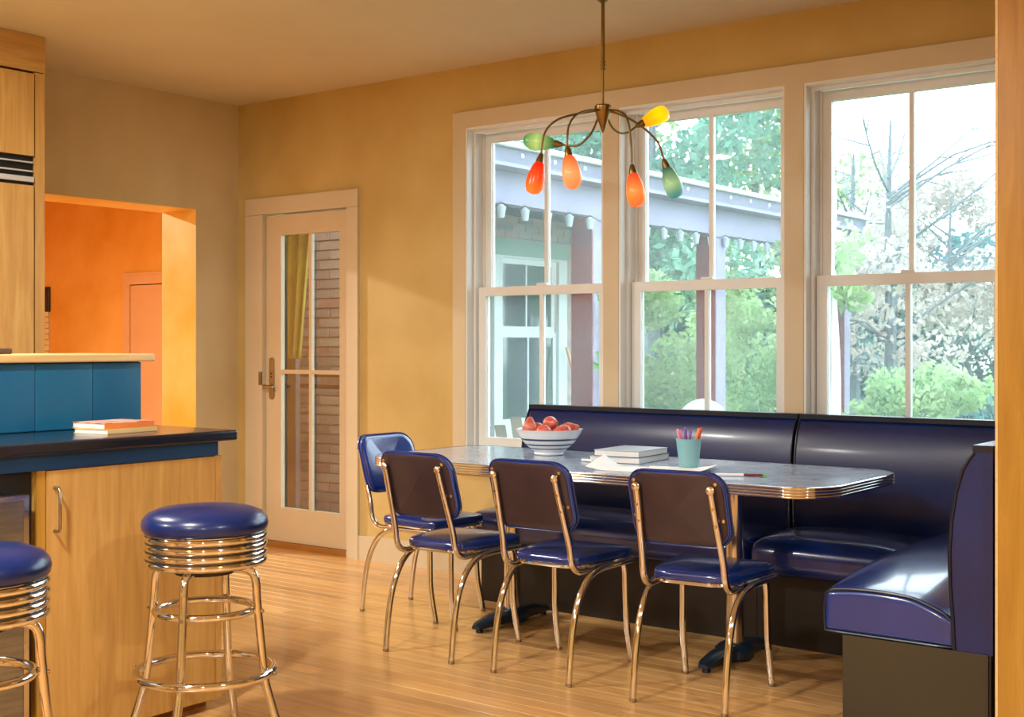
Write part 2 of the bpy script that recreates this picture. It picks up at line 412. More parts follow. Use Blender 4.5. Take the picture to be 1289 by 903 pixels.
# left wall with the opening to the orange hall
OY0, OY1, OZ = -1.405, -0.331, 2.072; LT = 0.32
wl = MB().box(-LT, 0, OY1, 0, 0, H).box(-LT, 0, OY0, OY1, OZ, H).box(-LT, 0, -8.6, OY0, 0, H)
tag(struct('wall_left', wl, 'wall_gold_daylit'), 'gold plaster wall, daylight greyed into its colour, with an opening into the orange hall')
struct('trim_1', B(-LT-0.002, 0.001, OY1-0.004, OY1+0.0, 0, OZ), 'gold_leaf')['label'] = 'gold-leaf yellow reveal of the wall opening'
struct('trim_2', B(-LT-0.002, 0.001, OY0, OY1-0.004, OZ-0.004, OZ), 'gold_leaf')['label'] = 'gold-yellow soffit of the wall opening'
struct('trim_3', B(-LT-0.002, 0.001, OY0, OY0+0.004, 0, OZ-0.004), 'gold_leaf')
struct('wall_right', B(9.1, 9.25, -8.6, 0.16, 0, H), 'wall_gold')
struct('wall_front', B(-0.32, 9.25, -8.75, -8.6, 0, H), 'wall_gold')
# orange hall beyond the opening
HC = 3.0; HY = 3.30
struct('wall_hall_far', B(-8.2, -0.9, HY, HY+0.15, 0, HC), 'orange_plaster')['label'] = 'mottled orange plaster wall of the hall beyond the opening'
struct('wall_hall_end', B(-8.35, -8.2, -4.0, HY+0.15, 0, HC), 'orange_plaster')
struct('wall_hall_near', B(-8.2, -LT, -4.15, -4.0, 0, HC), 'orange_plaster')
struct('wall_hall_side', B(-0.945, -0.942, 0.165, 3.30, 0, HC), 'orange_plaster')
struct('ceiling_hall', B(-8.35, -LT, -4.15, HY+0.15, HC, HC+0.12).box(-LT-0.02, -LT, -4.15, 0.16, H, HC), 'ceiling_paint')
# orange door in the hall
d2 = thing('door_2', 'flat orange painted door in the orange hall', None, (-5.25, HY, 0), kind='structure')
def W2(px): # x on the hall wall plane seen in a pixel column
    u = (px-644.5)/FPX; d = FW+RT*u; t = (HY-CAM.y)/d.y; return CAM.x+t*d.x
xa = W2(157); xb = xa+1.02; zt = 2.02
MB().box(xa, xa+0.115, HY-0.025, HY, 0, zt).box(xb-0.115, xb, HY-0.025, HY, 0, zt).box(xa+0.115, xb-0.115, HY-0.025, HY, zt-0.115, zt).box(xa-0.01, xb+0.01, HY-0.035, HY, zt-0.012, zt+0.012).build('casing', 'orange_door', d2, False, world=True)
B(xa+0.125, xb-0.125, HY-0.014, HY-0.001, 0.01, zt-0.125).build('slab', 'orange_door', d2, False, world=True)
B(xa+0.115, xb-0.115, HY-0.004, HY, 0.0, zt-0.115).build('shadow_gap', 'black_gap', d2, False, world=True)
# exposed cream brick strip and dark niche in the hall plaster
xc = W2(49); xd = W2(62.3)
bs = thing('brick_strip', 'narrow strip of exposed cream brick under a dark niche in the orange wall', 'brick', ((xc+xd)/2, HY, 0.9))
B(xc, xd, HY-0.006, HY, 0.9, 1.62).build('mortar_bed', 'mortar', bs, False, world=True)
z = 0.905; k = 0
while z < 1.58:
    wv = random.uniform(-0.012, 0.004)
    B(xc, xd+wv, HY-0.02, HY-0.004, z, z+0.058).build('brick', 'cream_brick', bs, False, world=True); z += 0.067; k += 1
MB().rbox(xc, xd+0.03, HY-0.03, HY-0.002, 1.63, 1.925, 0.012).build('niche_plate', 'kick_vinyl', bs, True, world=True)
# baseboards
struct('baseboard_back', B(1.057, 5.06, -0.016, 0, 0, 0.138).box(0.0, 0.089, -0.016, 0, 0, 0.138), 'trim_cream')
struct('baseboard_left', B(0, 0.016, OY1, -0.016, 0, 0.138), 'trim_cream')

# ------------------------------------------------------------------ door to the porch
d1 = thing('door_1', 'cream door with four tall glass panes', None, ((DX0+DX1)/2, 0.02, 0), kind='structure')
sl = MB(); sy0, sy1 = 0.012, 0.042
gx0, gx1, gz0, gz1, gzm, gxm = 0.378, 0.880, 0.245, 1.915, 1.078, 0.630
ms = 0.012
sl.box(DX0, gx0, sy0, sy1, 0.038, DZ1-0.007).box(gx1, DX1, sy0, sy1, 0.038, DZ1-0.007).box(gx0, gx1, sy0, sy1, 0.038, gz0).box(gx0, gx1, sy0, sy1, gz1, DZ1-0.007)
slo = sl.build('slab', 'door_cream', d1, False, world=True)
MB().box(gxm-ms, gxm+ms, sy0+0.004, sy1-0.004, gz0, gz1).build('muntin', 'door_cream', slo, False, world=True)
for xa_, xb_ in ((gx0, gxm-ms), (gxm+ms, gx1)):
    B(xa_, xb_, sy0+0.004, sy1-0.004, gzm-ms, gzm+ms).build('muntin', 'door_cream', slo, False, world=True)
    for za, zb in ((gz0, gzm-ms), (gzm+ms, gz1)):
        B(xa_, xb_, 0.034, 0.038, za, zb).build('pane', 'door_glass', slo, False, world=True)
# handle plate and lever
hx = 0.300; hp = MB(); poly = []
for k in range(24):
    a = 2*pi*k/24; poly.append((0.021*cos(a), 0.021*sin(a) + (0.108 if sin(a) > 0 else -0.108)))
n = len(poly)
hp.add([(hx+a, sy0, 1.035+b) for a, b in poly]+[(hx+a, sy0-0.008, 1.035+b) for a, b in poly], [tuple(range(n)), tuple(range(2*n-1, n-1, -1))]+[(i, (i+1) % n, n+(i+1) % n, n+i) for i in range(n)])
hpo = hp.build('handle_plate', 'nickel', d1, True, world=True)
MB().tube([(hx, sy0-0.004, 0.985), (hx, sy0-0.045, 0.985)], 0.011, 12).tube([(hx-0.025, sy0-0.045, 0.985), (hx+0.02, sy0-0.048, 0.985), (hx+0.052, sy0-0.043, 0.984)], [0.014, 0.007], 10).build('lever', 'nickel', hpo, True, world=True)
MB().lathe([(0.0045, 0), (0.0045, 0.004)], 10).xf(Matrix.Translation((hx, sy0-0.008, 1.075)) @ Matrix.Rotation(pi/2, 4, 'X')).lathe([(0.0045, 0), (0.0045, 0.001)], 10, (0, 0, -5)).build('keyhole', 'black_gap', hpo, True, world=True) if False else None
for zz in (1.065, 1.045):
    MB().lathe([(0.0045, 0), (0.0045, 0.003)], 10).xf(Matrix.Translation((hx, sy0-0.008, zz)) @ Matrix.Rotation(pi/2, 4, 'X')).build('keyhole', 'black_gap', hpo, True, world=True)
B(DX0-0.026, DX0-0.001, -0.028, -0.02, 0.995, 1.075).build('strike_plate', 'nickel', d1, False, world=True)
cs = MB().box(0.089, DX0-0.002, -0.02, 0.0, 0, DZ1).box(DX1+0.002, 1.057, -0.02, 0.0, 0, DZ1).box(0.089, 1.057, -0.02, 0.0, DZ1+0.002, 2.148)
cs.build('casing', 'trim_cream', d1, False, world=True)
MB().box(DX0-0.02, DX0-0.003, 0, T, 0, DZ1+0.018).box(DX1+0.003, DX1+0.02, 0, T, 0, DZ1+0.018).box(DX0-0.003, DX1+0.003, 0, T, DZ1+0.002, DZ1+0.018).build('jamb', 'trim_cream', d1, False, world=True)
B(DX0-0.003, DX1-0.003, -0.008, T, 0, 0.036).build('threshold', 'threshold_wood', d1, False, world=True)

# ------------------------------------------------------------------ windows
def window(n, x0, x1):
    cxm = (x0+x1)/2
    W = thing('window_%d' % n, ['white double-hung window beside the glazed door', 'white double-hung window in the middle of three', 'white double-hung window behind the booth corner'][n-1], None, (cxm, 0.05, WZ0), kind='structure')
    # jamb box
    MB().box(x0, x0+0.012, -0.018, T, WZ0, WZ1).box(x1-0.012, x1, -0.018, T, WZ0, WZ1).box(x0+0.012, x1-0.012, -0.018, T, WZ1-0.012, WZ1).box(x0+0.012, x1-0.012, -0.018, T+0.03, WZ0-0.0, WZ0+0.014).build('jamb', 'trim_white', W, False, world=True)
    # tracks / stops
    tr = MB()
    for xa, s in ((x0+0.012, 1), (x1-0.012, -1)):
        tr.box(xa, xa+s*0.014, 0.035, 0.058, WZ0+0.014, WZ1-0.012)
        tr.box(xa, xa+s*0.026, 0.099, 0.104, WZ0+0.014, WZ1-0.012)
        tr.box(xa, xa+s*0.012, 0.058, 0.15, WZ0+0.014, WZ1-0.012)
    tr.box(x0+0.026, x1-0.026, 0.035, 0.058, WZ1-0.03, WZ1-0.012)
    tr.build('track', 'trim_white', W, False, world=True)
    sx0, sx1 = x0+0.042-0.014, x1-0.042+0.014
    def sash(nm, y0, y1, z0, z1, top, bot, mat):
        st = 0.050
        so = MB().box(sx0, sx0+st, y0, y1, z0, z1).box(sx1-st, sx1, y0, y1, z0, z1).box(sx0+st, sx1-st, y0, y1, z0, z0+bot).box(sx0+st, sx1-st, y0, y1, z1-top, z1).build(nm, mat, W, False, world=True)
        mw = 0.011
        MB().box(cxm-mw, cxm+mw, y0+0.006, y1-0.006, z0+bot, z1-top).build('muntin', mat, so, False, world=True)
        for xa, xb in ((sx0+st, cxm-mw), (cxm+mw, sx1-st)):
            B(xa, xb, (y0+y1)/2-0.002, (y0+y1)/2+0.002, z0+bot, z1-top).build('pane', 'window_glass', so, False, world=True)
        return so
    ls = sash('lower_sash', 0.060, 0.097, WZ0+0.014, 1.555, 0.048, 0.048, 'trim_white')
    us = sash('upper_sash', 0.106, 0.142, 1.512, WZ1-0.022, 0.048, 0.042, 'trim_white')
    MB().rbox(cxm-0.03, cxm+0.03, 0.062, 0.098, 1.555, 1.568, 0.004).build('sash_lock', 'trim_white', ls, True, world=True)
    return W
for i, (a, b) in enumerate(WX): window(i+1, a, b)
# casings: head board, mullions, sides, stool and apron
struct('trim_4', B(1.775, 4.790, -0.022, 0, WZ1, 2.504), 'trim_cream')['label'] = 'cream head casing above the three windows'
struct('trim_5', B(1.775, WX[0][0], -0.022, 0, WZ0-0.05, WZ1), 'trim_cream')
struct('trim_6', B(WX[0][1], WX[1][0], -0.022, 0, WZ0-0.05, WZ1), 'trim_cream')
struct('trim_7', B(WX[1][1], WX[2][0], -0.022, 0, WZ0-0.05, WZ1), 'trim_cream')
struct('trim_8', B(WX[2][1], 4.790, -0.022, 0, WZ0-0.05, WZ1), 'trim_cream')
struct('trim_9', B(1.775, 4.790, -0.020, 0, 0.545, WZ0-0.05).box(WX[0][0], WX[0][1], -0.03, 0.0, WZ0-0.05, WZ0).box(WX[1][0], WX[1][1], -0.03, 0.0, WZ0-0.05, WZ0).box(WX[2][0], WX[2][1], -0.03, 0.0, WZ0-0.05, WZ0), 'trim_cream')

# ------------------------------------------------------------------ tall wood cabinet right of the booth
PX, PY = 5.067, -1.45
tc = thing('tall_cabinet', 'tall golden maple cabinet side at the end of the booth', 'cabinet', (PX+0.35, PY+0.3, 0))
B(PX+0.02, PX+0.72, PY+0.02, -0.02, 0, H-0.002).build('body', 'panel_wood', tc, False, world=True)
B(PX+0.008, PX+0.72, PY, PY+0.02, 0, H-0.002).build('face_panel', 'panel_wood', tc, False, world=True)
B(PX, PX+0.0075, PY-0.001, PY+0.02, 0, H-0.002).build('edge_strip', 'ledge_wood', tc, False, world=True)

# ------------------------------------------------------------------ booth benches
def back_profile(top=0.915, bot=0.30):
    # (offset from rear plane, z): rear plane 0, front bulges out
    pr = [(0.0, bot), (0.115, bot), (0.120, 0.40), (0.128, 0.50), (0.130, 0.60), (0.124, 0.70), (0.110, 0.79), (0.090, 0.86), (0.070, 0.895), (0.055, top), (0.0, top)]
    return pr
def rail_profile(top=0.915):
    return [(0.0, top), (0.060, top), (0.060, top+0.022), (0.0, top+0.022)]
def straight_path(p0, p1, side, n=2):
    return [((p0[0]+(p1[0]-p0[0])*i/(n-1), p0[1]+(p1[1]-p0[1])*i/(n-1)), side) for i in range(n)]
BY = -0.032   # rear plane of the bench backs
b1 = thing('booth_bench', 'straight navy vinyl booth bench under the middle window', 'bench', (3.08, -0.3, 0))
bx0, bx1 = 2.345, 3.822
B(bx0+0.01, bx1, -0.50, BY-0.01, 0.0, 0.30).build('base', 'kick_vinyl', b1, False, world=True)
MB().rbox(bx0-0.01, bx1-0.004, -0.61, -0.14, 0.30, 0.440, 0.055, 0.042, 14).build('seat', 'seat_vinyl', b1, True, 60, world=True)
bk = MB().sweep(straight_path((bx0, BY), (bx1-0.008, BY), (0, -1)), back_profile())
bko = bk.build('backrest', 'navy_vinyl', b1, True, 60, world=True)
MB().sweep(straight_path((bx0-0.004, BY), (bx1-0.003, BY), (0, -1)), rail_profile()).build('top_rail', 'piping_vinyl', b1, False, world=True)
def piping(path, r, parent, closed=False, name='piping'):
    return MB().tube(path, r, 8, closed=closed).build(name, 'piping_vinyl', parent, True, world=True)
for xx in (bx0, bx1-0.010):
    piping([(xx, BY-a, z) for a, z in back_profile()[1:-1]], 0.005, bko)
# corner bench
b2 = thing('corner_booth_bench', 'navy vinyl corner booth bench turning towards the maple cabinet', 'bench', (4.5, -0.5, 0))
cx1 = 5.045; r_c = 0.34; bye = -1.40
path = [((bx1+0.008, BY), (0, -1)), ((cx1-r_c, BY), (0, -1))]
for k in range(1, 13):
    a = pi/2*k/12; path.append(((cx1-r_c+r_c*sin(a), BY-r_c+r_c*cos(a)), (-sin(a), -cos(a))))
path.append(((cx1, bye), (-1, 0)))
L_base = [(bx1+0.002, BY-0.01), (cx1-0.005, BY-0.01), (cx1-0.005, bye), (4.575, bye), (4.575, -0.50), (bx1+0.002, -0.50)]
MB().prism(L_base, 0.0, 0.30).build('base', 'kick_vinyl', b2, False, world=True)
B(4.572, cx1-0.012, bye-0.006, bye+0.001, 0.0, 0.302).build('end_panel', 'bench_end', b2, False, world=True)
ck = MB().sweep(path, back_profile()); cko = ck.build('backrest', 'navy_vinyl', b2, True, 60, world=True)
MB().sweep(path, rail_profile()).build('top_rail', 'piping_vinyl', b2, False, world=True)
piping([(cx1-a, bye-0.001, z) for a, z in back_profile()[1:-1]], 0.006, cko)
piping([(bx1+0.010, BY-a, z) for a, z in back_profile()[1:-1]], 0.005, cko)
MB().rbox(bx1+0.006, 4.500, -0.61, -0.14, 0.30, 0.442, 0.055, 0.042, 12).build('seat', 'seat_vinyl', b2, True, 60, world=True)
# side seat: long cushion with a crowned top
sx0, sx1, sye = 4.502, 4.932, bye
def crown_end(P):
    u = (P.x-(sx0+sx1)/2)/((sx1-sx0)/2)
    wz = min(1, max(0, (P.z-0.31)/0.14))
    P.z -= wz*0.05*max(0, (-0.75-P.y)/0.65)**1.8
    P.z += wz*(0.034*max(0, 1-abs(u+0.2)**2.2*0.7) - 0.012 - 0.045*max(0, u-0.35)**1.2)
    return P
sd = MB().rbox(sx0, sx1, sye, -0.14, 0.305, 0.480, 0.022, 0.0, 14, crown_end)
sdo = sd.build('side_seat', 'seat_vinyl', b2, True, 60, world=True)
def rimloop(y):
    pts = []
    N = 16; r = 0.022
    for i in range(N+1):
        x = sx0+r*0.4 + (sx1-sx0-r*0.8)*i/N; e = 0.010 if i in (0, N) else 0
        P = crown_end(Vector((x, y, 0.480-e))); pts.append(P)
    pts.append(Vector((sx1-0.004, y, 0.37))); pts.append(Vector((sx1-0.008, y, 0.308)))
    for i in range(1, 8): pts.append(Vector((sx1-0.008-(sx1-sx0-0.016)*i/8, y, 0.306)))
    pts.append(Vector((sx0+0.006, y, 0.308))); pts.append(Vector((sx0+0.002, y, 0.37)))
    return pts
piping(rimloop(sye+0.006), 0.0055, sdo, closed=True)

# ------------------------------------------------------------------ table
TZ = 0.745; tx0, tx1, ty0, ty1 = 2.235, 4.425, -1.225, -0.405
tcx, tcy = (tx0+tx1)/2, (ty0+ty1)/2
tb = thing('diner_table', 'long diner table with grey-blue laminate top and ribbed chrome edge', 'table', (tcx, tcy, 0))
def rrect(x0, x1, y0, y1, r, n=10):
    p = []
    for cx, cy, a0 in ((x1-r, y1-r, 0), (x0+r, y1-r, pi/2), (x0+r, y0+r, pi), (x1-r, y0+r, 1.5*pi)):
        for k in range(n+1):
            a = a0+pi/2*k/n; p.append((cx+r*cos(a), cy+r*sin(a)))
    return p
RC = 0.17
MB().prism(rrect(tx0+0.004, tx1-0.004, ty0+0.004, ty1-0.004, RC-0.004), TZ-0.032, TZ).build('top', 'laminate', tb, False, world=True)
eb = MB(); prof = []
zz = TZ+0.0008; bh = 0.042
prof_o = [(0.000, 0)]
for q_ in range(4):
    for t_ in range(7):
        a_ = pi*t_/6; prof_o.append((0.001+0.0048*sin(a_), -0.0005-q_*0.0104-0.0048*(1-cos(a_))))
prof_o.append((0.0, -0.042))
rings = [rrect(tx0+0.004-o, tx1-0.004+o, ty0+0.004-o, ty1-0.004+o, RC-0.004+o, 12) for o, _ in prof_o]
n = len(rings[0]); vs = []; fs = []
for (o, dz), rg in zip(prof_o, rings): vs += [(x, y, zz+dz) for x, y in rg]
m = len(prof_o)
for i in range(m-1):
    for k in range(n): fs.append((i*n+k, i*n+(k+1) % n, (i+1)*n+(k+1) % n, (i+1)*n+k))
inner = rrect(tx0+0.02, tx1-0.02, ty0+0.02, ty1-0.02, RC-0.02, 12); o_ = len(vs)
vs += [(x, y, zz-0.042) for x, y in inner]
for k in range(n): fs.append(((m-1)*n+k, (m-1)*n+(k+1) % n, o_+(k+1) % n, o_+k))
eb.add(vs, fs); eb.build('edge_band', 'chrome', tb, True, 30, world=True)
for pxx in (2.785, 3.885):
    py = -0.82
    MB().lathe([(0.036, 0.06), (0.036, TZ-0.036)], 24, (pxx, py, 0)).build('column', 'chrome_soft', tb, True, world=True)
    MB().box(pxx-0.13, pxx+0.13, py-0.2, py+0.2, TZ-0.041, TZ-0.033).build('mount_plate', 'cast_iron', tb, False, world=True)
    fo = MB()
    fo.lathe([(0.075, 0.018), (0.078, 0.05), (0.06, 0.066), (0.04, 0.075)], 24, (pxx, py, 0))
    for s in (-1, 1):
        pts = [(pxx, py+s*0.03, 0.045), (pxx, py+s*0.15, 0.042), (pxx, py+s*0.235, 0.033)]
        vsx = []
        for (x, yy, zc), (hw, hh) in zip(pts, ((0.045, 0.025), (0.038, 0.022), (0.030, 0.013))):
            vsx += [(x-hw, yy, zc-hh), (x+hw, yy, zc-hh), (x+hw, yy, zc+hh*0.5), (x+hw*0.6, yy, zc+hh), (x-hw*0.6, yy, zc+hh), (x-hw, yy, zc+hh*0.5)]
        vsx += [(pxx+q*0.020, py+s*0.262, 0.018+h_) for q, h_ in ((-1, 0), (1, 0), (1, 0.010), (0.6, 0.016), (-0.6, 0.016), (-1, 0.010))]
        fsx = []
        for i in range(3):
            for k in range(6): fsx.append((i*6+k, i*6+(k+1) % 6, (i+1)*6+(k+1) % 6, (i+1)*6+k))
        fsx += [tuple(range(5, -1, -1)), tuple(18+k for k in range(6))]
        fo.add(vsx, fsx)
    foo = fo.build('foot', 'cast_iron', tb, True, 35, world=True)
    for s in (-1, 1):
        MB().lathe([(0.016, 0.0), (0.016, 0.010), (0.008, 0.022)], 12, (pxx, py+s*0.235, 0)).build('leveler', 'piping_vinyl', foo, True, world=True)

# ------------------------------------------------------------------ dinette chairs
def make_chair():
    c = thing('dinette_chair', 'x', 'chair')
    # seat: trapezoid, rounded
    def seat_fn(P):
        t = (P.y+0.135)/0.38; P.x *= 0.80+0.22*t
        return P
    st = MB().rbox(-0.195, 0.195, -0.135, 0.245, 0.418, 0.452, 0.017, 0.016, 10, seat_fn)
    # pull corners in
    def rc(v):
        x, y, z = v; t = (y+0.135)/0.38; hw = 0.195*(0.80+0.22*t); u = abs(x)/hw; vv = abs(y-0.055)/0.19
        d = max(0, u+vv-1.55)
        if d > 0: k = 1-0.22*d; x *= k; y = 0.055+(y-0.055)*k
        return (x, y, z)
    st.v = [rc(p) for p in st.v]
    so = st.build('seat', 'seat_vinyl', c, True, 60)
    # chrome band under the seat
    ring = []
    for k in range(48):
        a = 2*pi*k/48; ca, sa = cos(a), sin(a); e = 0.38
        x = 0.190*math.copysign(abs(ca)**e, ca); y = 0.055+0.185*math.copysign(abs(sa)**e, sa)
        t = (y+0.135)/0.38; x *= 0.80+0.22*t
        ring.append(Vector(rc((x, y, 0.416))))
    MB().tube(ring, 0.0075, 8, closed=True).build('seat_rim', 'chrome', c)
    # backrest: curved pad leaning back
    def yu(z): return -0.185-(z-0.50)*0.31
    def back_fn(P):
        x, y, z = P
        return Vector((x, yu(z)+0.014+0.85*(x*x-0.145**2)+(y+0.019), z))
    def round_plan(v):
        return v
    def pad(hw, z0, z1, th0, th1, cr, r):
        b = MB(); poly = rrect(-hw, hw, z0, z1, cr, 8)
        # build as a grid inside the rounded outline: radial rings
        cz = (z0+z1)/2; rings_ = []
        for f, y in ((0.0, th1), (0.5, th1), (0.85, th1), (0.96, th1-0.15*(th1-th0)), (1.0, th0+0.55*(th1-th0)), (1.0, th0+0.2*(th1-th0)), (0.975, th0), (0.85, th0), (0.5, th0), (0.0, th0)):
            rings_.append([(x*f, y, cz+(zz_-cz)*f) for x, zz_ in poly])
        n_ = len(poly); vs_ = []; fs_ = []
        for rg in rings_: vs_ += rg
        for i in range(len(rings_)-1):
            for k in range(n_): fs_.append((i*n_+k, i*n_+(k+1) % n_, (i+1)*n_+(k+1) % n_, (i+1)*n_+k))
        b.add(vs_, fs_)
        return b
    p = pad(0.178, 0.555, 0.815, -0.014, 0.022, 0.065, 0.01)
    # refine: warp
    p.v = [tuple(back_fn(Vector(q))) for q in p.v]
    bo = p.build('backrest', 'blue_vinyl', c, True, 60)
    q = pad(0.171, 0.562, 0.808, -0.019, -0.010, 0.060, 0.01); q.v = [tuple(back_fn(Vector(t))) for t in q.v]
    q.build('back_panel', 'back_vinyl', bo, True, 60)
    for yy in (-0.012, 0.008):
        pl = [tuple(back_fn(Vector((x*1.005, yy, 0.6865+(z_-0.6865)*1.005)))) for x, z_ in rrect(-0.178, 0.178, 0.555, 0.815, 0.065, 8)]
        MB().tube(pl, 0.0035, 6, closed=True).build('piping', 'seat_vinyl', bo)
    for sx in (-1, 1):
        for zz_ in (0.778, 0.652):
            P = back_fn(Vector((sx*(0.150 if zz_ > 0.7 else 0.162), -0.020, zz_)))
            MB().lathe([(0.0075, 0), (0.006, 0.003), (0.0, 0.004)], 10, capt=False).xf(Matrix.Translation(P) @ Matrix.Rotation(pi/2, 4, 'X')).build('screw', 'brass_screw', bo)
    R = 0.0125
    for sx in (-1, 1):
        # upright: flattened top on the back panel, bends forward beneath the seat
        def up(z, x): return (sx*x, yu(z), z)
        pts = [up(0.758, 0.137), up(0.70, 0.139), up(0.60, 0.145), up(0.51, 0.150), (sx*0.152, -0.178, 0.455), (sx*0.153, -0.158, 0.418), (sx*0.153, -0.120, 0.401), (sx*0.153, -0.06, 0.402), (sx*0.155, 0.06, 0.404)]
        uo = MB().tube(pts, R, 12, smooth=4).build('upright', 'chrome', c)
        MB().lathe([(0.0155, -0.006), (0.0155, 0.004), (0.010, 0.010), (0.0, 0.012)], 14, capt=False).xf(Matrix.Translation((sx*0.137, yu(0.758)-0.004, 0.758)) @ Matrix.Rotation(pi/2, 4, 'X')).build('upright_cap', 'chrome', uo)
        for zz_ in (0.695, 0.635):
            MB().lathe([(0.006, 0), (0.005, 0.003)], 10).xf(Matrix.Translation((sx*(0.139 if zz_ > 0.66 else 0.143), yu(zz_)-0.012, zz_)) @ Matrix.Rotation(pi/2, 4, 'X')).build('screw', 'brass_screw', uo)
        # rear leg: runs back along the seat side, then arcs down
        pts = [(sx*0.185, 0.215, 0.404), (sx*0.182, 0.10, 0.404), (sx*0.176, -0.02, 0.399), (sx*0.172, -0.09, 0.375), (sx*0.170, -0.145, 0.320), (sx*0.170, -0.185, 0.235), (sx*0.170, -0.208, 0.13), (sx*0.170, -0.222, 0.012)]
        lo = MB().tube(pts, R, 12, smooth=4).build('leg', 'chrome', c)
        MB().lathe([(0.0105, 0.0), (0.0125, 0.004), (0.0125, 0.014), (0.009, 0.018)], 12, (sx*0.170, -0.222, 0)).build('glide', 'nickel', lo)
        pts = [(sx*0.140, 0.10, 0.404), (sx*0.155, 0.165, 0.402), (sx*0.163, 0.188, 0.375), (sx*0.165, 0.192, 0.28), (sx*0.167, 0.198, 0.15), (sx*0.170, 0.228, 0.012)]
        lo = MB().tube(pts, R, 12, smooth=4).build('leg', 'chrome', c)
        MB().lathe([(0.0105, 0.0), (0.0125, 0.004), (0.0125, 0.014), (0.009, 0.018)], 12, (sx*0.170, 0.228, 0)).build('glide', 'nickel', lo)
    return c
ch = make_chair()
CH = [(2.858, -1.322, 1.0, 'dinette chair on the long side next to the table-end chair'),
      (3.41, -1.322, 1.5, "dinette chair, middle of three along the table's long side"),
      (4.022, -1.328, 5.5, "dinette chair on the table's long side beside the booth corner"),
      (2.295, -0.870, -90.0, 'dinette chair at the table end showing its blue backrest front')]
for i, (x, y, a, lab) in enumerate(CH):
    o = ch if i == 0 else copy_tree(ch)
    o.location = (x, y, 0); o.rotation_euler = (0, 0, radians(a)); tag(o, 'chrome and navy vinyl '+lab, 'chair', 'dinette chairs around the table')

# ------------------------------------------------------------------ bar stools
def make_stool():
    s = thing('bar_stool', 'x', 'stool')
    MB().lathe([(0.176, 0.688), (0.183, 0.697), (0.186, 0.712), (0.182, 0.728), (0.168, 0.744), (0.135, 0.757), (0.08, 0.764), (0.03, 0.766), (0.0, 0.766)], 48, capt=False).build('seat', 'navy_vinyl', s, True, 70)
    prof = [(0.150, 0.590), (0.172, 0.590)]
    for i in range(4):
        z0 = 0.592+0.0245*i; prof += [(0.1800, z0+0.003), (0.1825, z0+0.0075), (0.1825, z0+0.0135), (0.1800, z0+0.018), (0.1745, z0+0.020), (0.1745, z0+0.0235)]
    prof += [(0.177, 0.690), (0.165, 0.690)]
    bo = MB().lathe(prof, 56, capb=True, capt=True).build('seat_band', 'chrome', s, True, 35)
    for i in range(3):
        z0 = 0.592+0.0245*i
        MB().lathe([(0.1746, z0+0.0203), (0.1752, z0+0.0218), (0.1746, z0+0.0232)], 56, capb=False, capt=False).build('band_groove', 'black_gap', bo)
    for k in range(4):
        a = pi/2*k; ca, sa = cos(a), sin(a)
        pr = [(0.075, 0.578), (0.115, 0.578), (0.146, 0.568), (0.158, 0.540), (0.162, 0.48), (0.176, 0.34), (0.186, 0.255), (0.200, 0.20), (0.235, 0.09), (0.262, 0.012)]
        lo = MB().tube([(r*ca, r*sa, z) for r, z in pr], 0.0127, 12, smooth=4).build('leg', 'chrome', s)
        MB().lathe([(0.013, 0), (0.0155, 0.004), (0.0155, 0.016), (0.0125, 0.022)], 12, (0.262*ca, 0.262*sa, 0)).build('glide', 'piping_vinyl', lo)
        for r, z in ((0.178, 0.455), (0.2005, 0.272)):
            MB().lathe([(0.0065, 0), (0.005, 0.006)], 10).xf(Matrix.Rotation(a, 4, 'Z') @ Matrix.Translation((r-0.002 if z > 0.4 else r+0.014, 0, z)) @ Matrix.Rotation(pi/2, 4, 'Y')).build('bolt', 'nickel', lo)
    for r, z, t in ((0.144, 0.455, 0.0115), (0.2005, 0.272, 0.0125)):
        MB().tube([(r*cos(2*pi*k/48), r*sin(2*pi*k/48), z) for k in range(48)], t, 12, closed=True).build('ring', 'chrome', s)
    MB().lathe([(0.09, 0.565), (0.09, 0.590)], 24).build('swivel_plate', 'kick_vinyl', s)
    return s
s1 = make_stool(); s1.location = (3.185, -2.870, 0); s1.rotation_euler = (0, 0, YAW-radians(8.7))
tag(s1, 'chrome bar stool with navy seat before the plain maple cabinet door', 'stool', 'chrome bar stools')
s2 = copy_tree(s1); s2.location = (3.35, -3.71, 0); s2.rotation_euler = (0, 0, YAW+radians(14))
tag(s2, 'chrome bar stool with navy seat before the stainless steel dishwasher', 'stool', 'chrome bar stools')

# ------------------------------------------------------------------ kitchen island
IX = 2.785; IE = -2.470
kc = thing('base_cabinet', 'maple island cabinet with one wide door and bar handle', 'cabinet', (2.6, -2.8, 0))
B(2.36, IX-0.02, -3.170, IE, 0.035, 0.865).build('body', 'maple', kc, False, world=True)
dr = B(IX-0.018, IX, -3.140, IE-0.031, 0.037, 0.863).build('door', 'maple', kc, False, world=True)
B(IX-0.020, IX-0.003, IE-0.029, IE, 0.035, 0.865).build('end_stile', 'maple', kc, False, world=True)
B(IX-0.020, IX-0.004, -3.170, -3.143, 0.035, 0.865).build('side_stile', 'panel_wood', kc, False, world=True)
B(2.40, IX-0.06, -3.170, IE-0.02, 0.0, 0.035).build('toe_kick', 'threshold_wood', kc, False, world=True)
hy_ = -3.115
MB().tube([(IX-0.002, hy_, 0.812), (IX+0.022, hy_, 0.812), (IX+0.030, hy_, 0.803), (IX+0.030, hy_, 0.690), (IX+0.022, hy_, 0.681), (IX-0.002, hy_, 0.681)], 0.0048, 10).build('handle', 'nickel', dr, True, 60, world=True)
dw = thing('dishwasher', 'stainless steel dishwasher front set into the island', 'dishwasher', (2.6, -3.5, 0))
B(2.38, IX-0.03, -3.80, -3.175, 0.1, 0.862).build('body', 'black_gap', dw, False, world=True)
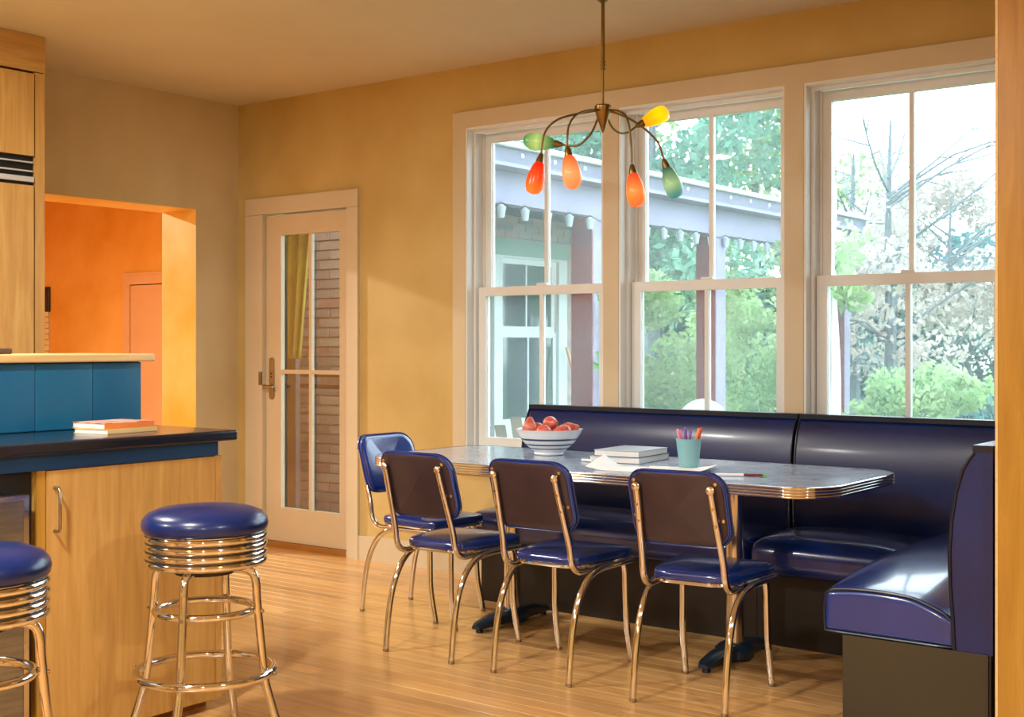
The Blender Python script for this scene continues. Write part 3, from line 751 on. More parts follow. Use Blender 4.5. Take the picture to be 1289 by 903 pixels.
B(IX-0.03, IX+0.004, -3.79, -3.205, 0.12, 0.800).build('door', 'brushed_steel', dw, False, world=True)
MB().box(IX+0.004, IX+0.010, -3.79, -3.205, 0.784, 0.800).box(IX+0.004, IX+0.010, -3.222, -3.205, 0.12, 0.784).build('door_trim', 'chrome_soft', dw, False, world=True)
B(2.42, IX-0.05, -3.80, -3.175, 0.0, 0.1).build('toe_kick', 'black_gap', dw, False, world=True)
k2 = thing('base_cabinet', 'maple island cabinet beyond the stainless dishwasher', 'cabinet', (2.6, -4.3, 0))
B(2.36, IX, -5.0, -3.805, 0.035, 0.865).build('body', 'maple', k2, False, world=True)
B(2.40, IX-0.06, -5.0, -3.805, 0.0, 0.035).build('toe_kick', 'threshold_wood', k2, False, world=True)
ct = thing('countertop', 'black stone island countertop with a blue apron', 'countertop', (2.6, -3.0, 0.865))
MB().rbox(2.354, IX+0.030, -5.0, IE+0.045, 0.915, 0.951, 0.008, 0, 8).build('slab', 'stone_black', ct, True, 50, world=True)
B(2.36, IX-0.003, -5.0, IE-0.014, 0.866, 0.9149).build('apron', 'apron_blue', ct, False, world=True)
# knee wall with blue tiles
kw = thing('tiled_knee_wall', 'low wall faced with large blue tiles behind the island counter', 'wall', (2.28, -3.2, 0))
B(2.20, 2.340, -5.0, -2.478, 0.0, 1.182).build('core', 'grout', kw, False, world=True)
ye = -2.478
for i, wd in enumerate([0.203, 0.224, 0.224, 0.224, 0.224, 0.224, 0.224, 0.224, 0.224, 0.224, 0.224]):
    MB().rbox(2.338, 2.351, ye-wd+0.002, ye-0.001, 0.952, 1.180, 0.002, 0, 2).build('tile', 'tile_blue', kw, True, 60, world=True); ye -= wd
MB().rbox(1.90, 2.375, -5.0, -2.435, 1.183, 1.211, 0.006, 0, 6).build('bar_ledge', 'ledge_wood', None, True, 50)
tag(bpy.data.objects['bar_ledge'], 'pale maple bar ledge on top of the blue tiles', 'shelf')
MB().rbox(2.16, 2.30, -3.10, -2.955, 1.212, 1.232, 0.006, 0, 4).build('tray', 'stem_brown', None, True, 50)
tag(bpy.data.objects['tray'], 'small dark flat tray lying on the bar ledge', 'tray')

# books on the counter
def book(name, label, loc, rot, w, d, h, cover, group, pages='page_edges', top=None):
    b = thing(name, label, 'book', loc, rot, group)
    B(0.002, w-0.003, 0.003, d-0.003, 0.002, h-0.002).build('pages', pages, b, False)
    co = MB().box(0, w, 0, d, 0, 0.002).box(-0.001, 0.002, 0, d, 0.002, h-0.002).build('cover', cover, b, False)
    B(0, w, 0, d, h-0.002, h).build('front_cover', top or cover, b, False)
    return b
# spine (local x=0) turned toward the room
ang = radians(180)
bk1 = book('book', 'cream paperback at the bottom of the counter pair', (2.640, -2.630, 0.9512), radians(187), 0.16, 0.215, 0.016, 'book_cream', 'books on the island counter')
bk2 = book('book', 'orange-spined book on top of the cream paperback', (2.638, -2.640, 0.9674), radians(184), 0.165, 0.205, 0.020, 'book_orange', 'books on the island counter', top='book_cover_print')

# ------------------------------------------------------------------ fridge cabinet
fx, fy = 0.631, -1.763
fc = thing('fridge_cabinet', 'tall maple-panelled refrigerator with a chrome vent grille', 'refrigerator', (0.33, -2.3, 0))
B(0.02, fx-0.03, -3.4, fy, 0.0, H-0.002).build('body', 'maple', fc, False, world=True)
B(fx-0.028, fx, -3.4, fy, 2.572, H-0.002).build('top_panel', 'maple_y', fc, False, world=True)
B(fx-0.028, fx-0.004, fy-0.052, fy, 0.0, 2.568).build('stile', 'maple', fc, False, world=True)
B(fx-0.030, fx-0.022, -3.4, fy-0.052, 0.0, 2.570).build('recess', 'black_gap', fc, False, world=True)
B(fx-0.020, fx, -3.0, fy-0.060, 2.160, 2.560).build('upper_door', 'maple', fc, False, world=True)
B(fx-0.020, fx, -3.0, fy-0.062, 0.10, 2.016).build('lower_door', 'maple', fc, False, world=True)
gr = MB().box(fx-0.02, fx+0.002, -3.0, fy-0.062, 2.033, 2.058).build('grille', 'aluminium', fc, False, world=True)
for zz_ in (2.082, 2.125):
    B(fx-0.016, fx-0.002, -3.0, fy-0.066, zz_, zz_+0.007).build('louver', 'aluminium', gr, False, world=True)

# ------------------------------------------------------------------ things on the table
def on(o, label, cat, group=None): return tag(o, label, cat, group)
bwl = thing('fruit_bowl', 'white ceramic bowl with blue stripes holding red pears', 'bowl', (2.870, -0.655, TZ+0.0012))
outer = [(0.066, 0.0), (0.070, 0.006), (0.066, 0.012), (0.082, 0.026), (0.108, 0.048), (0.128, 0.072), (0.142, 0.096), (0.150, 0.112), (0.154, 0.116)]
inner_ = [(0.150, 0.1165), (0.143, 0.110), (0.134, 0.090), (0.118, 0.066), (0.094, 0.040), (0.06, 0.022), (0.0, 0.016)]
MB().lathe(outer+inner_, 48, capt=False).build('body', 'ceramic_white', bwl, True, 60)
for z_ in (0.050, 0.054, 0.074):
    pass
def rad_at(z):
    for (r0, z0), (r1, z1) in zip(outer, outer[1:]):
        if z0 <= z <= z1 and z1 > z0: return r0+(r1-r0)*(z-z0)/(z1-z0)
    return 0.15
for za, zb in ((0.028, 0.033), (0.045, 0.052), (0.068, 0.077)):
    MB().lathe([(rad_at(za)+0.0004, za), (rad_at(za)+0.0014, za+0.001), (rad_at(zb)+0.0014, zb-0.001), (rad_at(zb)+0.0004, zb)], 48, capb=False, capt=False).build('stripe', 'ceramic_blue', bwl)
def make_pear(s=1.0):
    p = thing('pear', 'x', 'pear')
    MB().lathe([(0.0, -0.036), (0.012, -0.036), (0.026, -0.029), (0.034, -0.014), (0.034, 0.002), (0.027, 0.018), (0.018, 0.031), (0.013, 0.042), (0.008, 0.048), (0.0, 0.049)], 20, capb=False, capt=False).build('body', 'pear_red', p, True, 80)
    MB().tube([(0, 0, 0.046), (0.002, 0.001, 0.058), (0.005, 0.002, 0.066)], [0.0018, 0.0022], 6).build('stem', 'stem_brown', p)
    return p
pr0 = make_pear()
PE = [(-0.088, -0.030, 0.124, 0, 0, 'red pear standing upright at the rim of the bowl'),
      (0.008, 0.022, 0.138, 1.45, 0.5, 'red pear lying on its side highest in the bowl'),
      (0.090, 0.012, 0.112, 1.3, 1.6, 'red pear lying at the bowl rim toward the books'),
      (-0.048, 0.068, 0.106, 1.5, 2.6, 'pear lying low in the bowl behind the upright pear'),
      (-0.030, -0.082, 0.106, 1.5, 3.9, 'pear lying low in the bowl beside the upright pear'),
      (0.058, -0.066, 0.106, 1.5, 5.2, 'pear lying low in the bowl under the highest pear'),
      (0.000, 0.000, 0.055, 1.5, 0.2, 'pear at the bottom of the bowl under the others')]
rot37 = Matrix.Rotation(YAW, 3, 'Z')
for i, (a, b, z_, tilt, rz, lab) in enumerate(PE):
    o = pr0 if i == 0 else copy_tree(pr0)
    v = rot37 @ Vector((a, b, 0))
    o.location = (2.870+v.x, -0.655+v.y, TZ+0.0012+z_); o.rotation_euler = (tilt, 0, rz+YAW)
    tag(o, lab, 'pear', 'pears in the bowl')
tb1 = book('book', 'grey-covered book at the bottom of the table pair', (3.175, -0.536, TZ+0.0012), radians(276), 0.30, 0.235, 0.024, 'book_grey', 'books on the diner table')
tb2 = book('book', 'dark-edged hardback on top of the grey book', (3.198, -0.541, TZ+0.0256), radians(274), 0.275, 0.215, 0.026, 'book_navy', 'books on the diner table', top='book_grey')
cu = (3.665, -0.795)
cup = thing('cup', 'turquoise tapered cup holding felt pens', 'cup', (cu[0], cu[1], TZ+0.002+0.0008))
MB().lathe([(0.036, 0.0), (0.039, 0.002), (0.0515, 0.112), (0.053, 0.114), (0.050, 0.114), (0.0485, 0.110), (0.037, 0.006), (0.0, 0.005)], 32, capt=False).build('body', 'cup_teal', cup, True, 60)
PENS = [(-0.026, 0.0, -0.30, 0.08, 0.150, 'pen_white', 'pen_pink', 'white felt pen with pink cap in the turquoise cup'),
        (-0.020, 0.010, -0.22, 0.0, 0.142, 'pen_pink', 'pen_pink', 'pink felt pen in the turquoise cup'),
        (-0.006, 0.012, -0.10, 0.05, 0.152, 'pen_purple', 'pen_purple', 'purple felt pen in the turquoise cup'),
        (0.000, -0.004, 0.06, 0.0, 0.140, 'pen_white', 'pen_purple', 'pale lilac felt pen in the turquoise cup'),
        (0.014, 0.004, 0.30, 0.0, 0.152, 'pen_orange', 'pen_orange', 'orange felt pen in the turquoise cup'),
        (0.026, 0.030, 0.36, -0.06, 0.156, 'pen_red', 'pen_red', 'red felt pen in the turquoise cup')]
for a, b, tl, t2, L, mb_, mc, lab in PENS:
    v = rot37 @ Vector((a*0.55, b*0.55, 0))
    p = thing('felt_pen', lab, 'pen', (cu[0]+v.x, cu[1]+v.y, TZ+0.011), 0, 'felt pens in the cup')
    Mx = Matrix.Rotation(YAW, 4, 'Z') @ Matrix.Rotation(tl*0.75, 4, 'Y') @ Matrix.Rotation(t2, 4, 'X')
    MB().lathe([(0.0045, 0), (0.0048, 0.01), (0.0048, L*0.72)], 10).xf(Mx).build('barrel', mb_, p)
    MB().lathe([(0.0055, L*0.66), (0.0055, L*0.97), (0.003, L)], 10).xf(Mx).build('cap', mc, p)
def sheet(label, c, rz, w, d, fn, z):
    nx, ny = 12, 10; vs_ = []; fs_ = []
    for i in range(nx+1):
        for j in range(ny+1):
            u, v = i/nx, j/ny; vs_.append(((u-0.5)*w, (v-0.5)*d, fn(u, v)))
    for i in range(nx):
        for j in range(ny): fs_.append((i*(ny+1)+j, (i+1)*(ny+1)+j, (i+1)*(ny+1)+j+1, i*(ny+1)+j+1))
    o = MB().add(vs_, fs_).build('paper_sheet', 'paper', None, True, 80); o.location = (c[0], c[1], z); o.rotation_euler = (0, 0, rz)
    md = o.modifiers.new('thick', 'SOLIDIFY'); md.thickness = 0.0006; md.offset = 1
    return tag(o, label, 'paper', 'papers on the diner table')
sheet('white paper sheet with a raised corner beside the books', (3.495, -1.000), radians(12), 0.27, 0.21, lambda u, v: 0.045*max(0, (0.32-u)/0.32)**1.5*(0.3+0.7*v), TZ+0.0012)
sheet('white paper sheet with a curled corner under the turquoise cup', (3.690, -0.900), radians(26), 0.27, 0.21, lambda u, v: 0.026*max(0, (u-0.7)/0.3)**1.6*max(0, 1-v*0.6) + (0.0006 if u < 0.3 else 0), TZ+0.0020)
def flatpen(label, p0, p1, mats, r=0.0055, seg=(0, 0.55, 0.92, 1.0), name='felt_pen', group='pens lying on the table'):
    p0 = Vector(p0); p1 = Vector(p1); d = p1-p0
    t = thing(name, label, 'pen', ((p0+p1)/2 + Vector((0, 0, 0))), 0, group)
    for i, (mm, nm) in enumerate(zip(mats, ('barrel', 'cap', 'cap_tip'))):
        MB().tube([p0+d*seg[i]-t.location, p0+d*seg[i+1]-t.location], r if i < 2 else r*0.7, 10).build(nm, mm, t)
    t['label'] = label
pz = TZ+0.0068
flatpen('white and maroon felt pen with green tip lying alone near the table corner', (3.915, -1.035, pz), (4.085, -0.952, pz), ('pen_white', 'pen_maroon', 'pen_green'))
flatpen('white and teal felt pen lying beside the books', (3.170, -0.835, pz), (3.335, -0.880, pz), ('pen_white', 'pen_teal', 'pen_teal'))
flatpen('dark teal capped marker lying beside the fruit bowl', (3.155, -0.800, pz), (3.245, -0.860, pz), ('pen_teal', 'pen_white', 'pen_teal'), seg=(0, 0.4, 0.9, 1.0))

# ------------------------------------------------------------------ chandelier
cc = Vector((3.273, -0.83, 0)); HZ = 2.215
cl = thing('chandelier', 'bronze chandelier with six curved arms and coloured glass shades', 'chandelier', (cc.x, cc.y, H))
cl.rotation_euler = (0, 0, YAW)   # local x = to the right, local y = away
def lz(z): return z-H
MB().lathe([(0.0, lz(2.140)), (0.004, lz(2.142)), (0.012, lz(2.165)), (0.026, lz(2.205)), (0.036, lz(2.238)), (0.036, lz(2.252)), (0.030, lz(2.258)), (0.0, lz(2.260))], 24, capb=False, capt=False).build('hub', 'bronze', cl)
MB().lathe([(0.0045, lz(2.255)), (0.0045, lz(2.415))], 14).build('lower_rod', 'bronze', cl)
MB().lathe([(0.0075, lz(2.405)), (0.0075, lz(2.74))], 14).build('rod', 'bronze', cl)
for z_ in (2.405, 2.420, 2.434): MB().lathe([(0.0075, lz(z_)), (0.0105, lz(z_+0.004)), (0.0105, lz(z_+0.008)), (0.0075, lz(z_+0.011))], 14).build('collar', 'bronze', cl)
MB().lathe([(0.012, lz(2.69)), (0.03, lz(2.705)), (0.062, lz(2.735)), (0.065, lz(2.7495))], 28).build('canopy', 'bronze', cl)
shade_mat('shade_red', 'e01808', 'ff4a14', 'ff7a28', 0.7)
shade_mat('shade_peach', 'e0581c', 'f7a06a', 'f58c4c', 0.6)
shade_mat('shade_orange', 'f03818', 'ff8a44', 'ff6a1c', 0.7)
shade_mat('shade_teal', '0a5a54', '9ccf9c', '2f8f98', 0.42)
shade_mat('shade_green', '10703a', 'aed884', '1e8a4e', 0.45)
shade_mat('shade_yellow', 'f09a00', 'ffdc00', 'f8c040', 0.75)
def arm(pts, direction, mat, tag_):
    a = MB().tube(pts, 0.0048, 10, smooth=5).build('arm', 'bronze', cl)
    d = Vector(direction).normalized(); P = Vector(pts[-1])
    q = d.to_track_quat('-Z', 'Y')
    so = MB().lathe([(0.0055, 0.004), (0.010, -0.004), (0.0165, -0.026), (0.0175, -0.040), (0.0, -0.041)], 18, capt=False).build('socket', 'bronze', a)
    so.location = P; so.rotation_mode = 'QUATERNION'; so.rotation_quaternion = q
    # asymmetric leaf-like glass shade, cut obliquely at the mouth
    b = MB(); n_ = 26; prof_ = [(0.0165, -0.034), (0.0215, -0.047), (0.0285, -0.070), (0.0335, -0.095), (0.0355, -0.120), (0.0335, -0.142), (0.0265, -0.156), (0.013, -0.163), (0.0, -0.165)]
    vs_ = []
    for r, z_ in prof_:
        for k in range(n_):
            an = 2*pi*k/n_; sk = 0.32*max(0, (-z_-0.07))*cos(an)
            r1_ = r*1.16 if r > 0.017 else r
            vs_.append((r1_*cos(an)+0.10*max(0, -z_-0.05), r1_*sin(an)*0.95, z_ + sk*r/0.04*0.9))
    fs_ = []
    for i in range(len(prof_)-1):
        for k in range(n_): fs_.append((i*n_+k, i*n_+(k+1) % n_, (i+1)*n_+(k+1) % n_, (i+1)*n_+k))
    b.add(vs_, fs_)
    sh = b.build('shade', mat, so, True, 80)
    return sh
hz = lz(2.232)
arm([(-0.03, -0.006, hz), (-0.10, -0.02, lz(2.218)), (-0.19, -0.04, lz(2.190)), (-0.245, -0.05, lz(2.135)), (-0.262, -0.055, lz(2.041))], (-0.22, 0.0, -1), 'shade_red', 'red')
arm([(-0.02, -0.025, hz), (-0.075, -0.11, lz(2.213)), (-0.125, -0.18, lz(2.180)), (-0.155, -0.215, lz(2.125)), (-0.161, -0.225, lz(2.045))], (0.16, 0.0, -1), 'shade_peach', 'peach')
arm([(-0.020, 0.025, lz(2.205)), (-0.045, 0.07, lz(2.150)), (-0.09, 0.12, lz(2.110)), (-0.13, 0.15, lz(2.108)), (-0.165, 0.18, lz(2.118))], (-1, 0.25, 0.16), 'shade_green', 'green')
arm([(0.02, -0.025, hz), (0.06, -0.09, lz(2.215)), (0.088, -0.15, lz(2.175)), (0.102, -0.17, lz(2.080)), (0.106, -0.18, lz(1.978))], (0.12, 0.0, -1), 'shade_orange', 'orange')
arm([(0.03, 0.006, hz), (0.10, 0.02, lz(2.210)), (0.18, 0.045, lz(2.165)), (0.240, 0.055, lz(2.105)), (0.265, 0.06, lz(2.034))], (0.34, 0.0, -1), 'shade_teal', 'teal')
arm([(0.020, 0.025, lz(2.210)), (0.045, 0.07, lz(2.175)), (0.08, 0.12, lz(2.160)), (0.12, 0.16, lz(2.168)), (0.160, 0.19, lz(2.200))], (1, 0.3, 0.52), 'shade_yellow', 'yellow')

# ------------------------------------------------------------------ unseen ceiling lamps, added to fill the room with warm light
lm, lnt, lb = base('lamp_lens'); lb.inputs['Emission Color'].default_value = (1, 0.82, 0.58, 1); lb.inputs['Emission Strength'].default_value = 3.0
LLAB = ['above the island counter', 'above the stools', 'over the kitchen floor behind the island', 'near the front wall', 'beyond the maple cabinet', 'in the corner of the front and side walls', 'in the orange hall']
for (x, y, p), ll in zip(LAMPS + [(-3.2, -1.4, 0)], LLAB):
    hh = H if x > -1 else HC
    t = thing('unseen_ceiling_lamp', 'unseen round recessed ceiling lamp '+ll, 'lamp', (x, y, hh), 0, 'unseen recessed ceiling lamps')
    MB().lathe([(0.105, -0.0005), (0.112, -0.02), (0.125, -0.0005)], 32, capb=False, capt=False).build('trim_ring', 'trim_white', t)
    MB().lathe([(0.104, -0.012), (0.104, -0.0005)], 32).build('lens', 'lamp_lens', t)

# ------------------------------------------------------------------ outdoors: ground, wing of the house, porch
struct('ground', B(-60, 60, 0.17, 90, -0.75, -0.5), 'grass')['label'] = 'grass of the garden outside'
struct('porch_floor', B(-0.895, 2.6, 0.17, 9.0, -0.5, -0.10), 'deck')['label'] = 'porch floor boards outside the glazed door'
FX = -0.89
pf = thing('house_wing', 'brick wing of the house with a white window under the porch', 'wing', (FX, 4.0, -0.1))
wy0, wy1, wz0, wz1 = 3.75, 4.87, 0.40, 2.215
MB().box(FX-0.05, FX, 0.17, 5.6, -0.10, wz0).box(FX-0.05, FX, 0.17, 5.6, wz1, 2.62).box(FX-0.05, FX, 0.17, wy0, wz0, wz1).box(FX-0.05, FX, wy1, 5.6, wz0, wz1).box(-4.0, FX-0.05, 5.55, 5.6, -0.10, 2.62).build('mortar_wall', 'mortar', pf, False, world=True)
B(FX, FX+0.02, 2.4, 5.6, 2.44, 2.56).build('frieze_board', 'teal_board', pf, False, world=True)
brick_me = {}
def brick_obj(L, Hh, Dp, parent, loc, mat='brick'):
    key = (round(L, 3), round(Hh, 3), round(Dp, 3), mat)
    if key not in brick_me:
        b = MB().box(-L/2, L/2, -Dp/2, Dp/2, -Hh/2, Hh/2); me = bpy.data.meshes.new('brick'); me.from_pydata(b.v, [], b.f); me.materials.append(M[mat]); brick_me[key] = me
    o = bpy.data.objects.new('brick', brick_me[key]); COL.objects.link(o); o.parent = parent; o.location = Vector(loc)-parent.location
    return o
# bricks of the wing that show between window trim and post, above the window and under it
def wall_bricks(y0, y1, z0, z1, lim):
    z_ = z0; r_ = 0; cnt = 0
    while z_+0.057 <= z1:
        y_ = y0 - (0.105 if r_ % 2 else 0)
        while y_ < y1:
            a, b_ = max(y_, y0), min(y_+0.2, y1)
            if b_-a > 0.03 and cnt < lim:
                o = brick_obj(0.012, 0.057, round(b_-a, 3), pf, (FX+0.003, (a+b_)/2, z_+0.0285)); cnt += 1
            y_ += 0.21
        z_ += 0.067; r_ += 1
wall_bricks(4.90, 5.35, 0.35, 2.22, 110)
wall_bricks(3.3, 5.35, 2.235, 2.44, 40)
wall_bricks(3.4, 4.8, -0.05, 0.33, 50)
# its window
ww = MB().box(FX, FX+0.035, wy0-0.02, wy0+0.10, wz0, wz1).box(FX, FX+0.035, wy1-0.12, wy1+0.02, wz0, wz1).box(FX, FX+0.035, wy0+0.10, wy1-0.12, wz1-0.17, wz1).box(FX, FX+0.06, wy0-0.05, wy1+0.05, wz0-0.04, wz0+0.10)
wwo = ww.build('window_trim', 'house_white', pf, False, world=True)
MB().box(FX+0.035, FX+0.045, wy0-0.02, wy1+0.02, wz1-0.15, wz1).build('head_board', 'house_sage', wwo, False, world=True)
for z0_, z1_, yy_ in ((wz0+0.10, 1.36, 0.0), (1.36, wz1-0.17, -0.02)):
    a, b_ = wy0+0.10, wy1-0.12
    s_ = MB().box(FX-0.03+yy_, FX+yy_, a, a+0.05, z0_, z1_).box(FX-0.03+yy_, FX+yy_, b_-0.05, b_, z0_, z1_).box(FX-0.03+yy_, FX+yy_, a+0.05, b_-0.05, z0_, z0_+0.055).box(FX-0.03+yy_, FX+yy_, a+0.05, b_-0.05, z1_-0.05, z1_).box(FX-0.02+yy_, FX-0.005+yy_, (a+b_)/2-0.011, (a+b_)/2+0.011, z0_+0.055, z1_-0.05)
    so_ = s_.build('sash', 'house_white', pf, False, world=True)
    for p0_, p1_ in ((a+0.05, (a+b_)/2-0.011), ((a+b_)/2+0.011, b_-0.05)):
        B(FX-0.020+yy_, FX-0.012+yy_, p0_, p1_, z0_+0.055, z1_-0.05).build('pane', 'dark_glass', so_, False, world=True)
# porch roof along the wing
pr = thing('porch_roof', 'porch roof with lavender beam, grey fascia and white gutter edge', 'roof', (0.3, 4.5, 2.3))
B(0.22, 0.36, 1.47, 9.0, 2.315, 2.56).build('beam', 'porch_lavender', pr, False, world=True)
B(-0.88, 0.50, 1.45, 9.05, 2.562, 2.585).build('soffit', 'porch_lavender', pr, False, world=True)
B(0.50, 0.525, 1.45, 9.08, 2.565, 2.715).build('fascia', 'porch_grey', pr, False, world=True)
MB().box(0.525, 0.545, 1.45, 9.08, 2.560, 2.590).build('drip_board', 'porch_lavender', pr, False, world=True)
MB().tube([(0.555, 1.45, 2.725), (0.555, 9.1, 2.725)], 0.022, 8).build('gutter', 'gutter_white', pr, False, world=True)
MB().add([(0.55, 1.45, 2.735), (0.55, 9.1, 2.735), (-0.95, 9.1, 3.02), (-0.95, 1.45, 3.02), (0.55, 1.45, 2.70), (0.55, 9.1, 2.70), (-0.95, 9.1, 2.90), (-0.95, 1.45, 2.90)], [(0,1,2,3),(7,6,5,4),(0,4,5,1),(1,5,6,2),(2,6,7,3),(3,7,4,0)]).build('shingles', 'roof_shingle', pr, False, world=True)
for k in range(14):
    MB().lathe([(0.018, 0), (0.014, 0.006)], 8).xf(Matrix.Translation((0.526, 2.3+0.42*k, 2.66)) @ Matrix.Rotation(pi/2, 4, 'Y')).build('lamp_glint', 'gutter_white', pr)  # white discs imitate ceiling-lamp reflections seen over the fascia
    bpy.data.objects  # noqa
for o in list(bpy.data.objects):
    if o.parent is pr and o.name.startswith('lamp_glint'):
        o.location = -pr.location
post_lab = ['maroon porch post beside the brick wing with vine leaves', 'maroon porch post midway along the porch', 'maroon porch post at the far end of the porch']
for i, (yy, dd_) in enumerate(((3.50, 0.16), (5.66, 0.20), (8.83, 0.16))):
    p = thing('porch_post', post_lab[i], 'post', (0.26, yy+dd_/2, -0.1), 0, 'porch posts')
    MB().box(0.165, 0.365, yy+0.003, yy+dd_, -0.10, 2.315).build('shaft', 'porch_lavender', p, False, world=True)
    B(0.160, 0.365, yy-0.02, yy+0.0025, -0.10, 2.315).build('near_board', 'post_maroon', p, False, world=True)
    B(0.150, 0.378, yy-0.03, yy+dd_+0.01, -0.0999, 0.06).build('plinth', 'post_maroon', p, False, world=True)
# vine on the first post
vn = thing('climbing_vine', 'light green vine leaves climbing the porch post', 'vine', (0.40, 3.6, -0.1))
MB().tube([(0.40, 3.60, -0.1), (0.41, 3.62, 0.5), (0.40, 3.56, 0.9), (0.42, 3.64, 1.3), (0.40, 3.60, 1.6)], 0.008, 6, smooth=4).build('stem', 'broom_wood', vn, True, world=True)
for k in range(16):
    s_ = random.uniform(0.05, 0.085); P = Vector((0.42+random.uniform(0, 0.10), 3.58+random.uniform(-0.16, 0.18), 0.55+1.15*k/16+random.uniform(-0.03, 0.03)))
    poly_ = [(0, -1), (0.5, -0.7), (1.0, -0.2), (0.55, 0.1), (0.35, 0.5), (0, 1.1), (-0.35, 0.5), (-0.55, 0.1), (-1.0, -0.2), (-0.5, -0.7)]
    Mx = Matrix.Translation(P) @ Matrix.Rotation(random.uniform(0, 2*pi), 4, 'Z') @ Matrix.Rotation(random.uniform(0.6, 1.5), 4, 'X')
    MB().add([(a*s_, b_*s_, 0.1*s_*abs(a)) for a, b_ in poly_], [tuple(range(10))]).xf(Mx).build('leaf', 'leaf_vine', vn, False, world=True)
# string of little lantern lights along the beam
sg = thing('string_lights', 'string of small clear lantern lights hung along the porch beam', 'string lights', (0.45, 2.0, 2.30))
pts = []; LN = []
yy = 1.9
while yy < 8.6:
    LN.append(yy); yy += 0.30
for i, a in enumerate(LN):
    pts.append((0.40, a, 2.315)); pts.append((0.40, a+0.15, 2.275))
MB().tube(pts, 0.004, 6).build('cord', 'storm_frame', sg, True, world=True)
for i, a in enumerate(LN):
    zt_ = 2.300
    q = MB().lathe([(0.024, -0.105), (0.038, -0.02), (0.030, -0.018), (0.012, 0.0)], 10, (0.40, a, zt_)).build('lantern', 'lantern_clear', sg, True, world=True)
# porch things
def adirondack(loc, rz):
    t = thing('adirondack_chair', 'weathered pale slatted garden chair outside the window', 'chair', loc, rz)
    for i in range(7):
        x = (i-3)*0.068; h = 0.98-0.016*abs(i-3)**1.6; f = (i-3)*0.024
        MB().add([(x-0.026, 0.30, 0.30), (x+0.026, 0.30, 0.30), (x+0.026, 0.32, 0.30), (x-0.026, 0.32, 0.30), (x+f-0.032, 0.58, h), (x+f+0.032, 0.58, h), (x+f+0.032, 0.60, h), (x+f-0.032, 0.60, h)],
                 [(3,2,1,0),(4,5,6,7),(0,1,5,4),(1,2,6,5),(2,3,7,6),(3,0,4,7)]).build('back_slat', 'adirondack_paint', t, False)
    for i in range(5): MB().box(-0.27, 0.27, -0.28+i*0.115, -0.19+i*0.115, 0.36-i*0.018, 0.38-i*0.018).build('seat_slat', 'adirondack_paint', t, False)
    for s in (-1, 1):
        MB().box(s*0.30-0.07, s*0.30+0.07, -0.32, 0.42, 0.56, 0.58).build('arm', 'adirondack_paint', t, False)
        MB().box(s*0.30-0.02, s*0.30+0.02, -0.30, -0.20, 0.0, 0.56).build('leg', 'adirondack_paint', t, False)
        MB().add([(s*0.27-0.012, -0.28, 0.28), (s*0.27+0.012, -0.28, 0.28), (s*0.27+0.012, -0.28, 0.37), (s*0.27-0.012, -0.28, 0.37), (s*0.27-0.012, 0.62, 0.0), (s*0.27+0.012, 0.62, 0.0), (s*0.27+0.012, 0.62, 0.08), (s*0.27-0.012, 0.62, 0.08)], [(0,1,2,3),(7,6,5,4),(0,4,5,1),(1,5,6,2),(2,6,7,3),(3,7,4,0)]).build('side_rail', 'adirondack_paint', t, False)
        MB().box(s*0.29-0.015, s*0.29+0.015, 0.36, 0.42, 0.1, 0.56).build('back_leg', 'adirondack_paint', t, False)
    return t
adirondack((1.74, 1.02, -0.10), radians(-150))
def patio_chair(loc, rz):
    t = thing('patio_chair', 'white patio chair with a rounded back beyond the booth', 'chair', loc, rz)
    pl = [(0.21*cos(pi*k/16), 0.0, 0.71+0.24*sin(pi*k/16)) for k in range(17)]
    n_ = len(pl)
    MB().add([(x, 0.20, z_) for x, _, z_ in pl]+[(x, 0.225, z_) for x, _, z_ in pl], [tuple(range(n_)), tuple(range(2*n_-1, n_-1, -1))]+[(i, (i+1) % n_, n_+(i+1) % n_, n_+i) for i in range(n_)]).build('backrest', 'house_white', t)
    MB().rbox(-0.22, 0.22, -0.22, 0.22, 0.42, 0.445, 0.01).build('seat', 'house_white', t)
    for s in (-1, 1):
        MB().tube([(s*0.20, -0.20, 0.42), (s*0.22, -0.23, 0)], 0.012, 8).build('leg', 'house_white', t)
        MB().tube([(s*0.19, 0.21, 0.74), (s*0.20, 0.21, 0.42), (s*0.22, 0.26, 0)], 0.012, 8).build('leg', 'house_white', t)
    return t
pcl = at(891, 9.0); patio_chair((pcl.x, pcl.y, -0.10), YAW)
br = thing('broom', 'wooden broom leaning against the brick wing', 'broom', (-0.50, 4.9, -0.10))
MB().tube([(-0.55, 4.985, 0.08), (-0.80, 4.80, 1.22)], 0.017, 10).build('handle', 'broom_wood', br, True, world=True)
MB().add([(-0.60, 4.92, -0.10), (-0.46, 4.92, -0.10), (-0.46, 5.12, -0.10), (-0.60, 5.12, -0.10), (-0.58, 4.96, 0.12), (-0.52, 4.96, 0.12), (-0.52, 5.02, 0.12), (-0.58, 5.02, 0.12)], [(3,2,1,0),(4,5,6,7),(0,1,5,4),(1,2,6,5),(2,3,7,6),(3,0,4,7)]).build('bristles', 'broom_wood', br, False, world=True)
